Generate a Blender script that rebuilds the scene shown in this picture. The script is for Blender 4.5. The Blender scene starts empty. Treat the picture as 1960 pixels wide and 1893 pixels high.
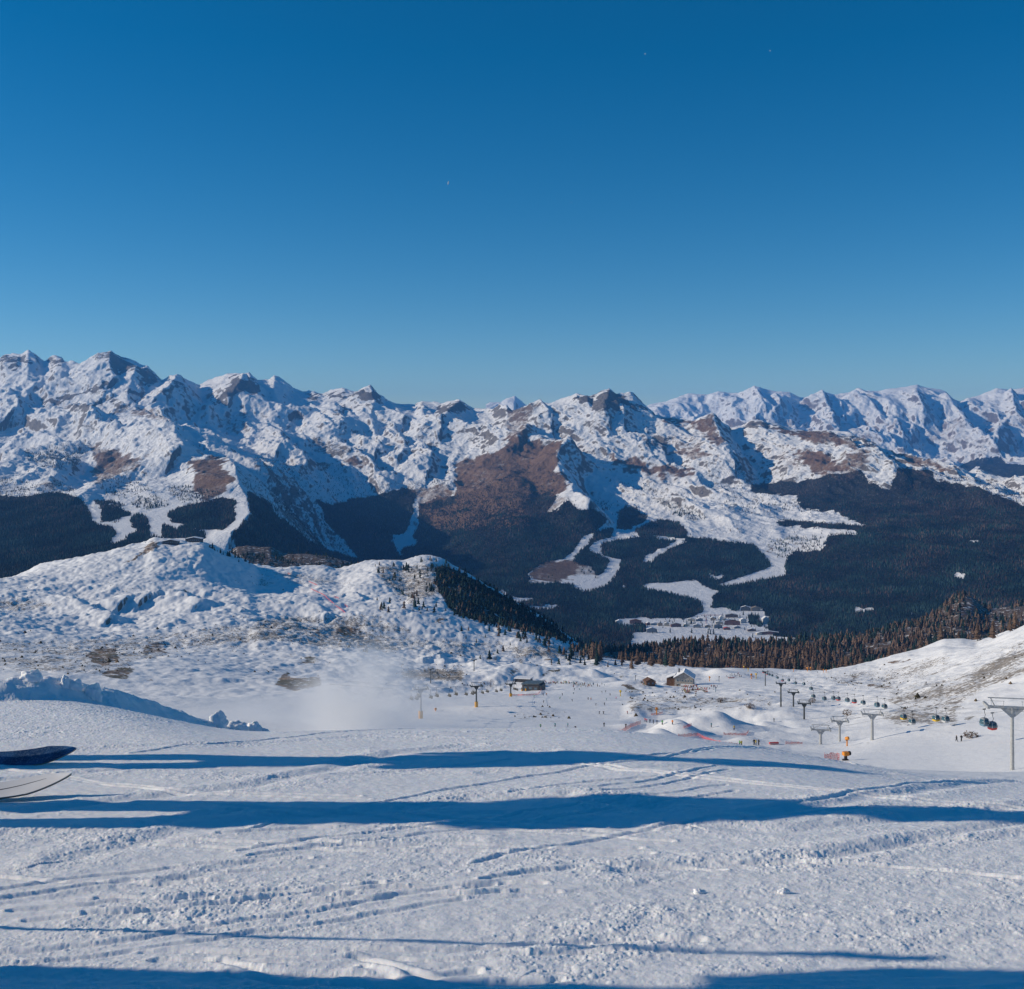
import bpy, bmesh, math, random
import numpy as np
from mathutils import Vector, Matrix

random.seed(7)
RNG = np.random.default_rng(11)
SC = bpy.context.scene
COL = SC.collection
R = math.radians

# ------------------------------------------------------------------ camera
# All layout coordinates are read on the photograph at 1960 px width.
F, CX, HY = 2101.0, 980.0, 830.0          # focal length (px), centre column, eye-level row
cam_d = bpy.data.cameras.new("camera"); cam = bpy.data.objects.new("camera", cam_d); COL.objects.link(cam)
cam.location = (0, 0, 0); cam.rotation_euler = (R(90), 0, 0)
cam_d.sensor_fit = 'HORIZONTAL'; cam_d.sensor_width = 36.0
cam_d.lens = 36.0 * F / 1960.0
cam_d.shift_y = -(946.5 - HY) / 1960.0
cam_d.clip_start = 0.05; cam_d.clip_end = 200000.0
SC.camera = cam

def pt(px, py, Y):
    return Vector(((px - CX) / F * Y, Y, (HY - py) / F * Y))

# regions of the photograph that were read enlarged: origin in source pixels
REG = {'A': (0, 800), 'B': (600, 800), 'C': (1200, 880), 'E': (1760, 880),
       'a': (0, 1240), 'b': (600, 1240), 'c': (1200, 1240), 'e': (1760, 1290)}
def rp(reg, pts):
    x0, y0 = REG[reg]
    return [((x0 + p[0] * 640 / 1960.0) * 0.816667, (y0 + p[1] * 640 / 1960.0) * 0.816667) for p in pts]

# ------------------------------------------------------------------ light
SUN_EL, SUN_FWD = R(21.5), R(2.5)        # low winter sun from the left, slightly ahead
to_sun = Vector((-math.cos(SUN_EL) * math.cos(SUN_FWD), math.cos(SUN_EL) * math.sin(SUN_FWD), math.sin(SUN_EL)))
sd = bpy.data.lights.new("sun", 'SUN'); sun = bpy.data.objects.new("sun", sd); COL.objects.link(sun)
sd.energy = 4.5; sd.angle = R(0.53); sd.color = (1.0, 0.87, 0.685)
sun.rotation_euler = to_sun.to_track_quat('Z', 'Y').to_euler()
sun.location = to_sun * 100

W = bpy.data.worlds.new("World"); SC.world = W; W.use_nodes = True
wn, wl = W.node_tree.nodes, W.node_tree.links
wn.clear()
sky = wn.new('ShaderNodeTexSky'); sky.sky_type = 'NISHITA'; sky.sun_disc = False
sky.sun_elevation = SUN_EL
sky.sun_rotation = math.atan2(to_sun.x, to_sun.y)
sky.altitude = 2450; sky.air_density = 1.0; sky.dust_density = 0.15; sky.ozone_density = 3.0
hs = wn.new('ShaderNodeHueSaturation'); hs.inputs['Saturation'].default_value = 1.385; hs.inputs['Value'].default_value = 1.17; hs.inputs['Hue'].default_value = 0.494
bg = wn.new('ShaderNodeBackground'); bg.inputs['Strength'].default_value = 0.0885
wo = wn.new('ShaderNodeOutputWorld')
wl.new(sky.outputs[0], hs.inputs['Color']); wl.new(hs.outputs[0], bg.inputs['Color']); wl.new(bg.outputs[0], wo.inputs['Surface'])

SC.render.engine = 'CYCLES'
SC.view_settings.view_transform = 'Standard'; SC.view_settings.look = 'None'
SC.view_settings.exposure = -0.12; SC.view_settings.gamma = 1.0
SC.cycles.use_denoising = True
try: SC.cycles.denoiser = 'OPENIMAGEDENOISE'
except Exception: pass
SC.cycles.max_bounces = 6; SC.cycles.diffuse_bounces = 3; SC.cycles.glossy_bounces = 2
SC.cycles.volume_bounces = 2; SC.cycles.transparent_max_bounces = 12
SC.cycles.volume_step_rate = 1.0; SC.cycles.volume_max_steps = 96
SC.cycles.use_adaptive_sampling = True; SC.cycles.adaptive_threshold = 0.015

# ------------------------------------------------------------------ noise (numpy)
def _h(ix, iy, seed):
    h = (ix.astype(np.int64) * 374761393 + iy.astype(np.int64) * 668265263 + seed * 974634777) & 0xffffffff
    h = ((h ^ (h >> 13)) * 1274126177) & 0xffffffff
    return (h ^ (h >> 16)) & 0xffffffff
def perlin(x, y, seed=0):
    ix = np.floor(x); iy = np.floor(y); fx = (x - ix); fy = (y - iy)
    u = fx * fx * fx * (fx * (fx * 6 - 15) + 10); v = fy * fy * fy * (fy * (fy * 6 - 15) + 10)
    def g(dx, dy):
        a = _h(ix + dx, iy + dy, seed).astype(np.float32) * np.float32(2 * np.pi / 4294967296.0)
        return np.cos(a) * (fx - dx) + np.sin(a) * (fy - dy)
    a = g(0, 0); b = g(1, 0); c = g(0, 1); d = g(1, 1)
    return (a + u * (b - a)) * (1 - v) + (c + u * (d - c)) * v
def fbm(x, y, o=5, seed=0, gain=0.5, lac=2.03):
    s = 0.0; a = 1.0
    for k in range(o):
        s = s + a * perlin(x, y, seed + k * 17); a *= gain
        x, y = x * lac * 0.8 - y * lac * 0.6 + 3.1, x * lac * 0.6 + y * lac * 0.8 - 1.7
    return s
def ridged(x, y, o=5, seed=0, gain=0.5, lac=2.03):
    s = 0.0; a = 1.0; w = 1.0
    for k in range(o):
        n = 1 - np.abs(perlin(x, y, seed + k * 23)) * 1.8
        n = n * n * w
        s = s + a * n; w = np.clip(n * 1.6, 0, 1); a *= gain
        x, y = x * lac * 0.8 - y * lac * 0.6 + 5.3, x * lac * 0.6 + y * lac * 0.8 + 2.9
    return s
def sstep(a, b, x):
    t = np.clip((x - a) / (b - a), 0, 1); return t * t * (3 - 2 * t)

# ------------------------------------------------------------------ objects
def tag(o, label=None, cat=None, group=None, kind=None):
    if label: o['label'] = label
    if cat: o['category'] = cat
    if group: o['group'] = group
    if kind: o['kind'] = kind
    return o
def empty(name, loc=(0, 0, 0), rz=0.0, label=None, cat=None, group=None):
    o = bpy.data.objects.new(name, None); COL.objects.link(o)
    o.location = loc; o.rotation_euler = (0, 0, rz); o.empty_display_size = 0.3
    return tag(o, label, cat, group)
def copy_tree(o, parent=None):
    c = o.copy(); COL.objects.link(c)
    if parent is not None: c.parent = parent
    for ch in list(o.children): copy_tree(ch, c)
    return c

class MB:
    """collects simple shapes, then links them as ONE mesh object"""
    def __init__(s): s.v = []; s.f = []
    def add(s, vs, fs):
        n = len(s.v); s.v += [tuple(p) for p in vs]; s.f += [tuple(i + n for i in f) for f in fs]; return s
    def box(s, c, d, rz=0.0, taper=1.0, M=None):
        vs = []
        for z in (-.5, .5):
            k = taper if z > 0 else 1.0
            for x, y in ((-.5, -.5), (.5, -.5), (.5, .5), (-.5, .5)):
                p = Vector((x * d[0] * k, y * d[1] * k, z * d[2]))
                if rz: p.rotate(Matrix.Rotation(rz, 3, 'Z'))
                p = p + Vector(c)
                vs.append(M @ p if M else p)
        return s.add(vs, [(3, 2, 1, 0), (4, 5, 6, 7), (0, 1, 5, 4), (1, 2, 6, 5), (2, 3, 7, 6), (3, 0, 4, 7)])
    def tube(s, pts, r, n=8, cap=True):
        pts = [Vector(p) for p in pts]
        rr = r if isinstance(r, (list, tuple)) else [r] * len(pts)
        base = len(s.v); fs = []; vs = []
        for i, p in enumerate(pts):
            t = (pts[min(i + 1, len(pts) - 1)] - pts[max(i - 1, 0)]).normalized()
            up = Vector((0, 0, 1)) if abs(t.z) < .95 else Vector((0, 1, 0))
            a = t.cross(up).normalized(); b = t.cross(a).normalized()
            for k in range(n):
                q = 2 * math.pi * k / n
                vs.append(p + (a * math.cos(q) + b * math.sin(q)) * rr[i])
        for i in range(len(pts) - 1):
            for k in range(n):
                k2 = (k + 1) % n
                fs.append((i * n + k, i * n + k2, (i + 1) * n + k2, (i + 1) * n + k))
        if cap:
            fs.append(tuple(range(n))); fs.append(tuple((len(pts) - 1) * n + k for k in reversed(range(n))))
        return s.add(vs, fs)
    def lathe(s, prof, c=(0, 0, 0), n=12):
        vs = []; fs = []
        for r, z in prof:
            for k in range(n):
                q = 2 * math.pi * k / n
                vs.append((c[0] + r * math.cos(q), c[1] + r * math.sin(q), c[2] + z))
        for i in range(len(prof) - 1):
            for k in range(n):
                k2 = (k + 1) % n
                fs.append((i * n + k, i * n + k2, (i + 1) * n + k2, (i + 1) * n + k))
        fs.append(tuple(reversed(range(n)))); fs.append(tuple((len(prof) - 1) * n + k for k in range(n)))
        return s.add(vs, fs)
    def prism(s, poly, y0, y1, M=None):
        """poly in (x,z), extruded along y"""
        n = len(poly)
        vs = [Vector((x, y0, z)) for x, z in poly] + [Vector((x, y1, z)) for x, z in poly]
        if M: vs = [M @ v for v in vs]
        fs = [tuple(range(n)), tuple(reversed(range(n, 2 * n)))]
        for k in range(n):
            k2 = (k + 1) % n; fs.append((k2, k, n + k, n + k2))
        return s.add(vs, fs)
    def build(s, name, mat, parent=None, smooth=False, bevel=0.0, recalc=True):
        me = bpy.data.meshes.new(name); me.from_pydata(s.v, [], s.f)
        if recalc:
            bm = bmesh.new(); bm.from_mesh(me); bmesh.ops.recalc_face_normals(bm, faces=bm.faces); bm.to_mesh(me); bm.free()
        if smooth: me.polygons.foreach_set('use_smooth', [True] * len(me.polygons))
        o = bpy.data.objects.new(name, me); COL.objects.link(o); me.materials.append(mat)
        if parent is not None: o.parent = parent
        if bevel:
            b = o.modifiers.new('bevel', 'BEVEL'); b.width = bevel; b.segments = 2; b.limit_method = 'ANGLE'
        return o

def np_mesh(name, co, quads, mat, attrs=None, smooth=True, tris=None):
    """fast mesh from numpy arrays"""
    me = bpy.data.meshes.new(name)
    me.vertices.add(len(co)); me.vertices.foreach_set('co', np.ascontiguousarray(co, np.float32).ravel())
    fa = quads if quads is not None else tris
    k = fa.shape[1]
    me.loops.add(fa.size); me.loops.foreach_set('vertex_index', np.ascontiguousarray(fa, np.int32).ravel())
    me.polygons.add(len(fa)); me.polygons.foreach_set('loop_start', np.arange(0, fa.size, k, dtype=np.int32))
    me.polygons.foreach_set('use_smooth', np.full(len(fa), smooth, bool))
    me.update(calc_edges=True)
    for an, av in (attrs or {}).items():
        at = me.attributes.new(an, 'FLOAT_COLOR', 'POINT')
        c4 = np.ones((len(co), 4), np.float32); c4[:, :av.shape[1]] = av
        at.data.foreach_set('color', c4.ravel())
    o = bpy.data.objects.new(name, me); COL.objects.link(o); me.materials.append(mat)
    return o
def grid_quads(nr, nc):
    i = np.arange(nr * nc).reshape(nr, nc)
    return np.stack([i[:-1, :-1], i[:-1, 1:], i[1:, 1:], i[1:, :-1]], -1).reshape(-1, 4)

# ------------------------------------------------------------------ materials
class NT:
    def __init__(s, name):
        s.m = bpy.data.materials.new(name); s.m.use_nodes = True
        s.n = s.m.node_tree.nodes; s.l = s.m.node_tree.links; s.n.clear()
        s.out = s.n.new('ShaderNodeOutputMaterial')
    def nd(s, t, **kw):
        n = s.n.new(t)
        for k, v in kw.items():
            if k.startswith('i_'):
                key = k[2:]; key = int(key) if key.isdigit() else key.replace('_', ' ')
                s.set(n.inputs[key], v)
            else: setattr(n, k, v)
        return n
    def set(s, sock, v):
        if hasattr(v, 'is_output') or isinstance(v, bpy.types.NodeSocket): s.l.new(v, sock)
        else: sock.default_value = v
    def math(s, op, a, b=0.5, clamp=False):
        n = s.n.new('ShaderNodeMath'); n.operation = op; n.use_clamp = clamp
        s.set(n.inputs[0], a); s.set(n.inputs[1], b); return n.outputs[0]
    def ramp(s, v, a, b):
        n = s.n.new('ShaderNodeMapRange'); n.interpolation_type = 'SMOOTHSTEP'
        s.set(n.inputs[0], v); s.set(n.inputs[1], a); s.set(n.inputs[2], b); return n.outputs[0]
    def mix(s, f, a, b):
        n = s.n.new('ShaderNodeMix'); n.data_type = 'RGBA'
        s.set(n.inputs[0], f); s.set(n.inputs[6], a); s.set(n.inputs[7], b); return n.outputs[2]
    def noise(s, vec, scale, detail=4.0, rough=0.55, dist=0.0):
        n = s.n.new('ShaderNodeTexNoise'); s.set(n.inputs['Vector'], vec)
        n.inputs['Scale'].default_value = scale; n.inputs['Detail'].default_value = detail
        n.inputs['Roughness'].default_value = rough; n.inputs['Distortion'].default_value = dist
        return n.outputs[0]
    def attr(s, name):
        n = s.n.new('ShaderNodeAttribute'); n.attribute_name = name; return n
    def pos(s):
        return s.n.new('ShaderNodeNewGeometry')
    def bump(s, h, strength, dist):
        n = s.n.new('ShaderNodeBump'); n.inputs['Strength'].default_value = strength; n.inputs['Distance'].default_value = dist
        s.set(n.inputs['Height'], h); return n.outputs[0]
    def surf(s, color, rough=0.6, normal=None, **kw):
        b = s.n.new('ShaderNodeBsdfPrincipled')
        s.set(b.inputs['Base Color'], color); s.set(b.inputs['Roughness'], rough)
        if normal is not None: s.l.new(normal, b.inputs['Normal'])
        for k, v in kw.items(): s.set(b.inputs[k.replace('_', ' ')], v)
        s.l.new(b.outputs[0], s.out.inputs['Surface']); return b

def simple(name, col, rough=0.55, var=0.12, scale=3.0, metal=0.0):
    """painted or natural surface with a little procedural wear"""
    t = NT(name); tc = t.nd('ShaderNodeTexCoord')
    n = t.noise(tc.outputs['Object'], scale, 5.0, 0.6)
    dk = tuple(c * (1 - var * 1.6) for c in col) + (1,); lt = tuple(min(1, c * (1 + var)) for c in col) + (1,)
    c = t.mix(t.ramp(n, .3, .7), dk, lt)
    b = t.surf(c, t.math('MULTIPLY_ADD', n, 0.2) if False else rough, Metallic=metal)
    return t.m
# ------------------------------------------------------------------ terrain sheets
def smooth_px(a, w):
    if w <= 1: return a
    k = np.hanning(w + 2)[1:-1]; k /= k.sum()
    p = np.pad(a, (w // 2, w - 1 - w // 2), mode='edge'); return np.convolve(p, k, 'valid')

class Patch:
    """a terrain sheet: height field over fan columns; each guide line gives, per column, a depth and a height"""
    def __init__(s, px0, px1, ncol, curves, rows):
        s.px = np.linspace(px0, px1, ncol); s.u = (s.px - CX) / F
        YK = []; ZK = []; AK = []
        for pts, sm, amp in curves:
            x = [p[0] for p in pts]
            py = np.interp(s.px, x, [p[1] for p in pts]); Y = np.interp(s.px, x, [p[2] for p in pts])
            py = smooth_px(py, sm); Y = smooth_px(Y, max(sm, 61))
            YK.append(Y); ZK.append(Y * (HY - py) / F); AK.append(np.full(ncol, amp) if np.isscalar(amp) else np.interp(s.px, [a[0] for a in amp], [a[1] for a in amp]))
        YK = np.array(YK); ZK = np.array(ZK); AK = np.array(AK)
        K = len(YK)
        t = np.concatenate([np.linspace(k, k + 1, rows[k], endpoint=False) for k in range(K - 1)] + [[K - 1]])
        s.t = t
        s.Y = s._herm(YK, t, True); s.Z = s._herm(ZK, t, False); s.A = s._herm(AK, t, True)
        s.X = s.Y * s.u[None, :]
        s.Zb = s.Z.copy()
    def _herm(s, V, t, lin):
        K = len(V); k = np.clip(np.floor(t).astype(int), 0, K - 2); f = (t - k)[:, None]
        if lin: return V[k] * (1 - f) + V[k + 1] * f
        d = np.diff(V, axis=0)
        m = np.zeros_like(V); m[0] = d[0]; m[-1] = d[-1]
        same = d[:-1] * d[1:] > 0
        m[1:-1] = np.where(same, 2 * d[:-1] * d[1:] / np.where(same, d[:-1] + d[1:], 1), 0)
        f2 = f * f; f3 = f2 * f
        return V[k] * (2 * f3 - 3 * f2 + 1) + m[k] * (f3 - 2 * f2 + f) + V[k + 1] * (-2 * f3 + 3 * f2) + m[k + 1] * (f3 - f2)
    def py(s, Z=None): return HY - (s.Z if Z is None else Z) / s.Y * F
    def hit(s, px, py, Z=None, tmin=0.0, tmax=99):
        """first point of the sheet, going away from the camera, that is seen at (px,py)"""
        Z = s.Z if Z is None else Z
        c = (px - s.px[0]) / (s.px[1] - s.px[0]); c0 = int(np.clip(math.floor(c), 0, len(s.px) - 2)); g = min(max(c - c0, 0), 1)
        zc = Z[:, c0] * (1 - g) + Z[:, c0 + 1] * g; yc = s.Y[:, c0] * (1 - g) + s.Y[:, c0 + 1] * g
        pc = HY - zc / yc * F
        ok = np.where((pc[1:] <= py) & (pc[:-1] > py) & (s.t[1:] >= tmin) & (s.t[1:] <= tmax))[0]
        if len(ok) == 0:
            w = np.where((s.t >= tmin) & (s.t <= tmax))[0]; i = w[np.argmin(np.abs(pc[w] - py))]; return yc[i], zc[i]
        i = ok[0]; f = (pc[i] - py) / (pc[i] - pc[i + 1])
        return yc[i] * (1 - f) + yc[i + 1] * f, zc[i] * (1 - f) + zc[i + 1] * f
    def at(s, px, py, **kw):
        y, z = s.hit(px, py, **kw); return Vector(((px - CX) / F * y, y, z))
    def ridge(s, pts, lift, kl, kr, soft=25.0, tmin=0.0, tmax=99):
        """raise a crest line (screen points on the sheet); kl/kr: slope on its left and right side"""
        P = []
        for (x, y) in pts:
            Y, _ = s.hit(x, y + lift, Z=s.Zb, tmin=tmin, tmax=tmax); P.append(((x - CX) / F * Y, Y, (HY - y) / F * Y))
        P = np.array(P); best = np.full(s.Z.shape, -1e9)
        m, fall = (3500, 4500.) if s.Y.max() > 20000 else (2500, 2200.) if s.Y.max() > 5000 else (500, 600.)
        x0, y0 = P[:, :2].min(0) - m; x1, y1 = P[:, :2].max(0) + m
        sel = (s.X > x0) & (s.X < x1) & (s.Y > y0) & (s.Y < y1)
        X = s.X[sel]; Y = s.Y[sel]; b = np.full(X.shape, -1e9)
        w = fbm(X / (m * .12), Y / (m * .12), 3, 91) * m * .02
        for i in range(len(P) - 1):
            a, c = P[i], P[i + 1]; d = c[:2] - a[:2]; L2 = (d ** 2).sum() + 1e-9
            q = np.clip(((X - a[0]) * d[0] + (Y - a[1]) * d[1]) / L2, 0, 1)
            dx = X - (a[0] + q * d[0]); dy = Y - (a[1] + q * d[1]); dist = np.hypot(dx, dy)
            right = dx + w * .6 > 0
            dist = np.maximum(dist + w * .35 * np.clip(dist / 60, 0, 1), 0)
            b = np.maximum(b, a[2] + q * (c[2] - a[2]) - np.where(right, kr, kl) * dist - dist ** 2 / fall)
        z = s.Z[sel]; h = np.clip(.5 + .5 * (b - z) / soft, 0, 1)
        s.Z[sel] = z + (b - z) * h + soft * h * (1 - h) * .5 * (np.abs(b - z) < soft)
    def bump(s, px, py, rx, ry, h, power=1.0, **kw):
        """a mound: rx across, ry deep (metres), h high"""
        Y, z = s.hit(px, py, **kw); X = (px - CX) / F * Y
        d = ((s.X - X) / rx) ** 2 + ((s.Y - Y) / ry) ** 2
        s.Z += h * np.exp(-d ** power)

class Mask:
    def __init__(s): s.a = np.zeros((1893, 2260), np.float32)      # columns -150..2110
    def poly(s, pts, v=1.0, rough=0):
        x = np.array([p[0] for p in pts]) + 150; y = np.array([p[1] for p in pts])
        for r in range(max(0, int(y.min())), min(1892, int(y.max()) + 1) + 1):
            yc = r + .5; xs = []
            for i in range(len(x)):
                j = (i + 1) % len(x)
                if (y[i] <= yc) != (y[j] <= yc): xs.append(x[i] + (yc - y[i]) / (y[j] - y[i]) * (x[j] - x[i]))
            xs.sort()
            for a, b in zip(xs[::2], xs[1::2]): s.a[r, max(0, int(a + .5)):max(0, int(b + .5))] = v
        return s
    def blur(s, n):
        for ax in (0, 1):
            k = np.ones(2 * n + 1) / (2 * n + 1)
            s.a = np.apply_along_axis(lambda v: np.convolve(np.pad(v, n, mode='edge'), k, 'valid'), ax, s.a).astype(np.float32)
        return s
    def edge_extend(s):
        s.a[:, :151] = s.a[:, 151:152]; s.a[:, 2109:] = s.a[:, 2108:2109]; return s
    def get(s, px, py):
        return s.a[np.clip(py, 0, 1892).astype(int), np.clip(px + 150, 0, 2259).astype(int)]

# ---- 1. ski bowl, knoll, larch ridge (60 m .. 3 km)
crest = rp('a', [(-560, 345), (0, 325), (150, 300), (300, 250), (500, 215), (640, 185), (1040, 125), (1100, 90), (1180, 95), (1250, 100), (1460, 90), (1560, 130), (1700, 190), (1820, 240)]) + \
        rp('b', [(0, 270), (250, 270), (480, 265), (600, 300), (720, 275), (850, 255), (1000, 260), (1060, 270), (1130, 240), (1220, 215), (1320, 230), (1480, 300), (1700, 430), (1900, 545)]) + \
        rp('c', [(100, 580), (300, 690), (400, 790)])
hill = [(1579, 1282), (1629, 1276), (1669, 1273), (1704, 1264), (1757, 1256), (1805, 1240), (1845, 1239), (1869, 1242), (1904, 1233), (1931, 1222), (1960, 1213), (2110, 1155)]
L2 = Patch(-480, 2440, 1460, [
    ([(-150, 1500, 20), (0, 1500, 20), (600, 1540, 20), (1960, 1600, 20)], 81, 0),
    ([(-150, 1500, 60), (600, 1545, 60), (1300, 1570, 60), (1960, 1560, 60)], 81, .2),
    ([(-150, 1420, 200), (400, 1440, 200), (700, 1462, 200), (1300, 1480, 200), (1700, 1494, 190), (1850, 1490, 180), (1960, 1478, 170), (2110, 1450, 165)], 61, .5),
    ([(-150, 1375, 320), (0, 1375, 320), (400, 1388, 320), (800, 1405, 320), (1200, 1425, 320), (1600, 1435, 320), (1800, 1420, 300), (1960, 1400, 280), (2110, 1370, 270)], 41, 1.2),
    ([(-150, 1325, 480), (0, 1325, 480), (400, 1340, 480), (800, 1368, 480), (1200, 1380, 480), (1600, 1380, 480), (1800, 1350, 440), (1960, 1320, 400), (2110, 1270, 390)], 41, 2.2),
    ([(-150, 1235, 850), (0, 1240, 850), (400, 1262, 850), (700, 1290, 830), (800, 1305, 820), (1000, 1312, 820), (1300, 1318, 820), (1500, 1312, 820), (1700, 1300, 780), (1850, 1270, 650), (1960, 1240, 580), (2110, 1190, 560)], 41, 4.0),
    ([(-150, 1170, 1200), (0, 1175, 1200), (300, 1185, 1200), (500, 1200, 1200), (650, 1212, 1200), (800, 1232, 1200), (900, 1250, 1200), (1000, 1268, 1200), (1200, 1281, 1200), (1400, 1278, 1200)] + [(x, y, 1200 - (x - 1579) * 1.15) for x, y in hill], 9, [(-150, 7), (900, 6), (1200, 3.5), (1600, 2), (2110, 2.5)]),
    ([(x, y, Y) for (x, y), Y in zip(crest, np.interp([c[0] for c in crest], [-150, 300, 850, 1130], [1700, 1750, 1980, 1850]))] + [(1250, 1290, 1500), (1600, 1300, 1500), (1800, 1292, 1450), (1960, 1262, 1300), (2110, 1220, 1300)], 13, [(-150, 6), (800, 6), (1130, 5), (1300, 3), (2110, 5)]),
    ([(-150, 1190, 2000), (0, 1180, 2000), (300, 1110, 2000), (450, 1105, 2000), (700, 1140, 2050), (850, 1170, 2200), (1000, 1230, 2200), (1130, 1258, 2050), (1300, 1256, 1850), (1500, 1254, 1850), (1700, 1244, 1850), (1850, 1232, 1850), (1960, 1225, 1850), (2110, 1200, 1850)], 31, 6),
    ([(-150, 1230, 2300), (300, 1170, 2300)] + [(x, y, 2400) for x, y in rp('a', [(1690, 135), (1800, 126)]) + rp('b', [(0, 135), (100, 125), (200, 165), (330, 172), (500, 190), (650, 232), (760, 268)])] + [(850, 1200, 2500), (1100, 1254, 2400), (1300, 1252, 2300), (1450, 1250, 2300), (1560, 1240, 2350), (1640, 1234, 2400), (1760, 1190, 2450), (1810, 1150, 2500), (1838, 1133, 2500), (1865, 1143, 2500), (1885, 1164, 2500), (1920, 1162, 2500), (1960, 1154, 2500), (2110, 1140, 2500)], 13, [(-150, 4), (1100, 4), (1600, 8), (2110, 8)]),
    ([(-150, 1500, 3200), (700, 1500, 3200), (1200, 1450, 3200), (1960, 1400, 3300), (2110, 1400, 3300)], 31, 0),
], [8, 60, 70, 80, 170, 110, 150, 50, 60, 8])
X, Y = L2.X, L2.Y
smooth_zone = Mask()
for reg, poly in [('c', [(-400, 1180), (300, 1130), (500, 1080), (800, 1090), (900, 1200), (820, 1350), (900, 1420), (1300, 1480), (1960, 1560), (1960, 1640), (-600, 1640), (-600, 1400), (0, 1290)]),
                  ('b', [(900, 1240), (1500, 1190), (1960, 1170), (1960, 1592), (-2600, 1640), (-2600, 1330), (-600, 1260), (0, 1180)]),
                  ('e', [(1000, 1330), (1500, 1260), (1960, 1180), (2600, 1100), (2600, 1700), (500, 1560)]),
                  ('c', [(1280, 1000), (1960, 1000), (1960, 1150), (1400, 1140)])]:
    smooth_zone.poly(rp(reg, poly), 1.0)
smooth_zone.blur(12)
calm = 1 - .8 * smooth_zone.get(L2.px[None, :] + 0 * Y, L2.py())
A = L2.A * calm
wx = fbm(X / 300, Y / 300, 3, 5) * 60
L2.Z += A * 3.4 * fbm((X + wx) / 260, (Y + wx) / 300, 2, 1)
# the dark spur: crest with a steep shaded right flank, and other lee crests of the knoll
L2.ridge(rp('b', [(1130, 240), (1220, 216), (1320, 230), (1480, 300), (1700, 430), (1900, 545)]), 4, .2, .55, 8, tmin=6.2, tmax=7.2)
for reg, pts, lf, kr in [('a', [(930, 475), (1100, 440), (1290, 450), (1440, 520)], 9, .5), ('a', [(300, 460), (480, 490), (640, 540), (820, 620)], 7, .45),
                         ('a', [(1480, 520), (1640, 530), (1760, 575)], 7, .5), ('b', [(190, 500), (330, 510), (450, 550), (530, 600)], 7, .5),
                         ('b', [(640, 460), (720, 455), (770, 490)], 5, .5), ('b', [(1200, 930), (1300, 900), (1360, 960)], 5, .5),
                         ('b', [(640, 850), (740, 870), (760, 960)], 5, .4), ('a', [(180, 385), (260, 395)], 4, .5)]:
    L2.ridge(rp(reg, pts), lf, .12, kr, 5, tmax=7)
hum = ridged((X + wx) / 95, (Y - wx) / 120, 4, 31, gain=.45)
L2.Z += A * .34 * (hum - .8) * sstep(200, 500, Y)
L2.Z += A * .62 * np.abs(fbm(X / 38, Y / 46, 4, 9, gain=.6)) * sstep(150, 400, Y)
L2.Z += A * .20 * fbm(X / 9, Y / 11, 3, 77) * sstep(150, 400, Y)
# jumps, mounds and hollows of the snow park
for reg, x, y, rx, ry, h in [('c', 1390, 1450, 17, 22, 6.0), ('c', 1230, 1500, 8, 10, 1.2), ('c', 910, 1550, 9, 10, 2.2), ('c', 1600, 1590, 10, 8, 2.5), ('c', 1110, 1450, 5, 6, 1.8), ('c', 760, 1330, 26, 14, 2.2), ('c', 1720, 1380, 26, 30, -3.0),
                            ('c', 1550, 1330, 12, 16, 2.4), ('c', 1890, 1330, 14, 20, 2.2), ('e', 800, 1330, 26, 14, 1.6), ('e', 1250, 1350, 30, 22, 3.2), ('e', 480, 1300, 10, 14, 1.6),
                            ('c', 850, 1130, 18, 22, 5.0), ('c', 540, 1060, 22, 30, 4.5), ('c', 270, 1040, 18, 26, 5.0), ('c', 1090, 950, 20, 40, 6.0), ('c', 1290, 980, 20, 30, 4.0), ('c', 100, 860, 22, 50, 6.0),
                            ('c', 170, 1320, 16, 12, 2.0), ('b', 1700, 1300, 20, 16, 2.0), ('c', 1120, 1200, 28, 24, 3.0), ('c', 1680, 1190, 24, 30, 2.5), ('c', 1580, 1030, 26, 60, 4.0), ('b', 1850, 1010, 14, 26, 4.0)]:
    (px, py), = rp(reg, [(x, y)]); L2.bump(px, py, rx, ry, h)

_r = random.Random(4)
for _k in range(46):
    (px, py), = rp('c', [(_r.uniform(780, 1960), _r.uniform(1180, 1560))]); L2.bump(px, py, _r.uniform(3.5, 11), _r.uniform(4, 12), _r.uniform(.5, 1.9) * (1 if _r.random() < .75 else -.7))
for _k in range(40):
    (px, py), = rp('c', [(_r.uniform(-400, 1700), _r.uniform(930, 1090))]); L2.bump(px, py, _r.uniform(6, 18), _r.uniform(10, 26), _r.uniform(.8, 3.4))

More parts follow.
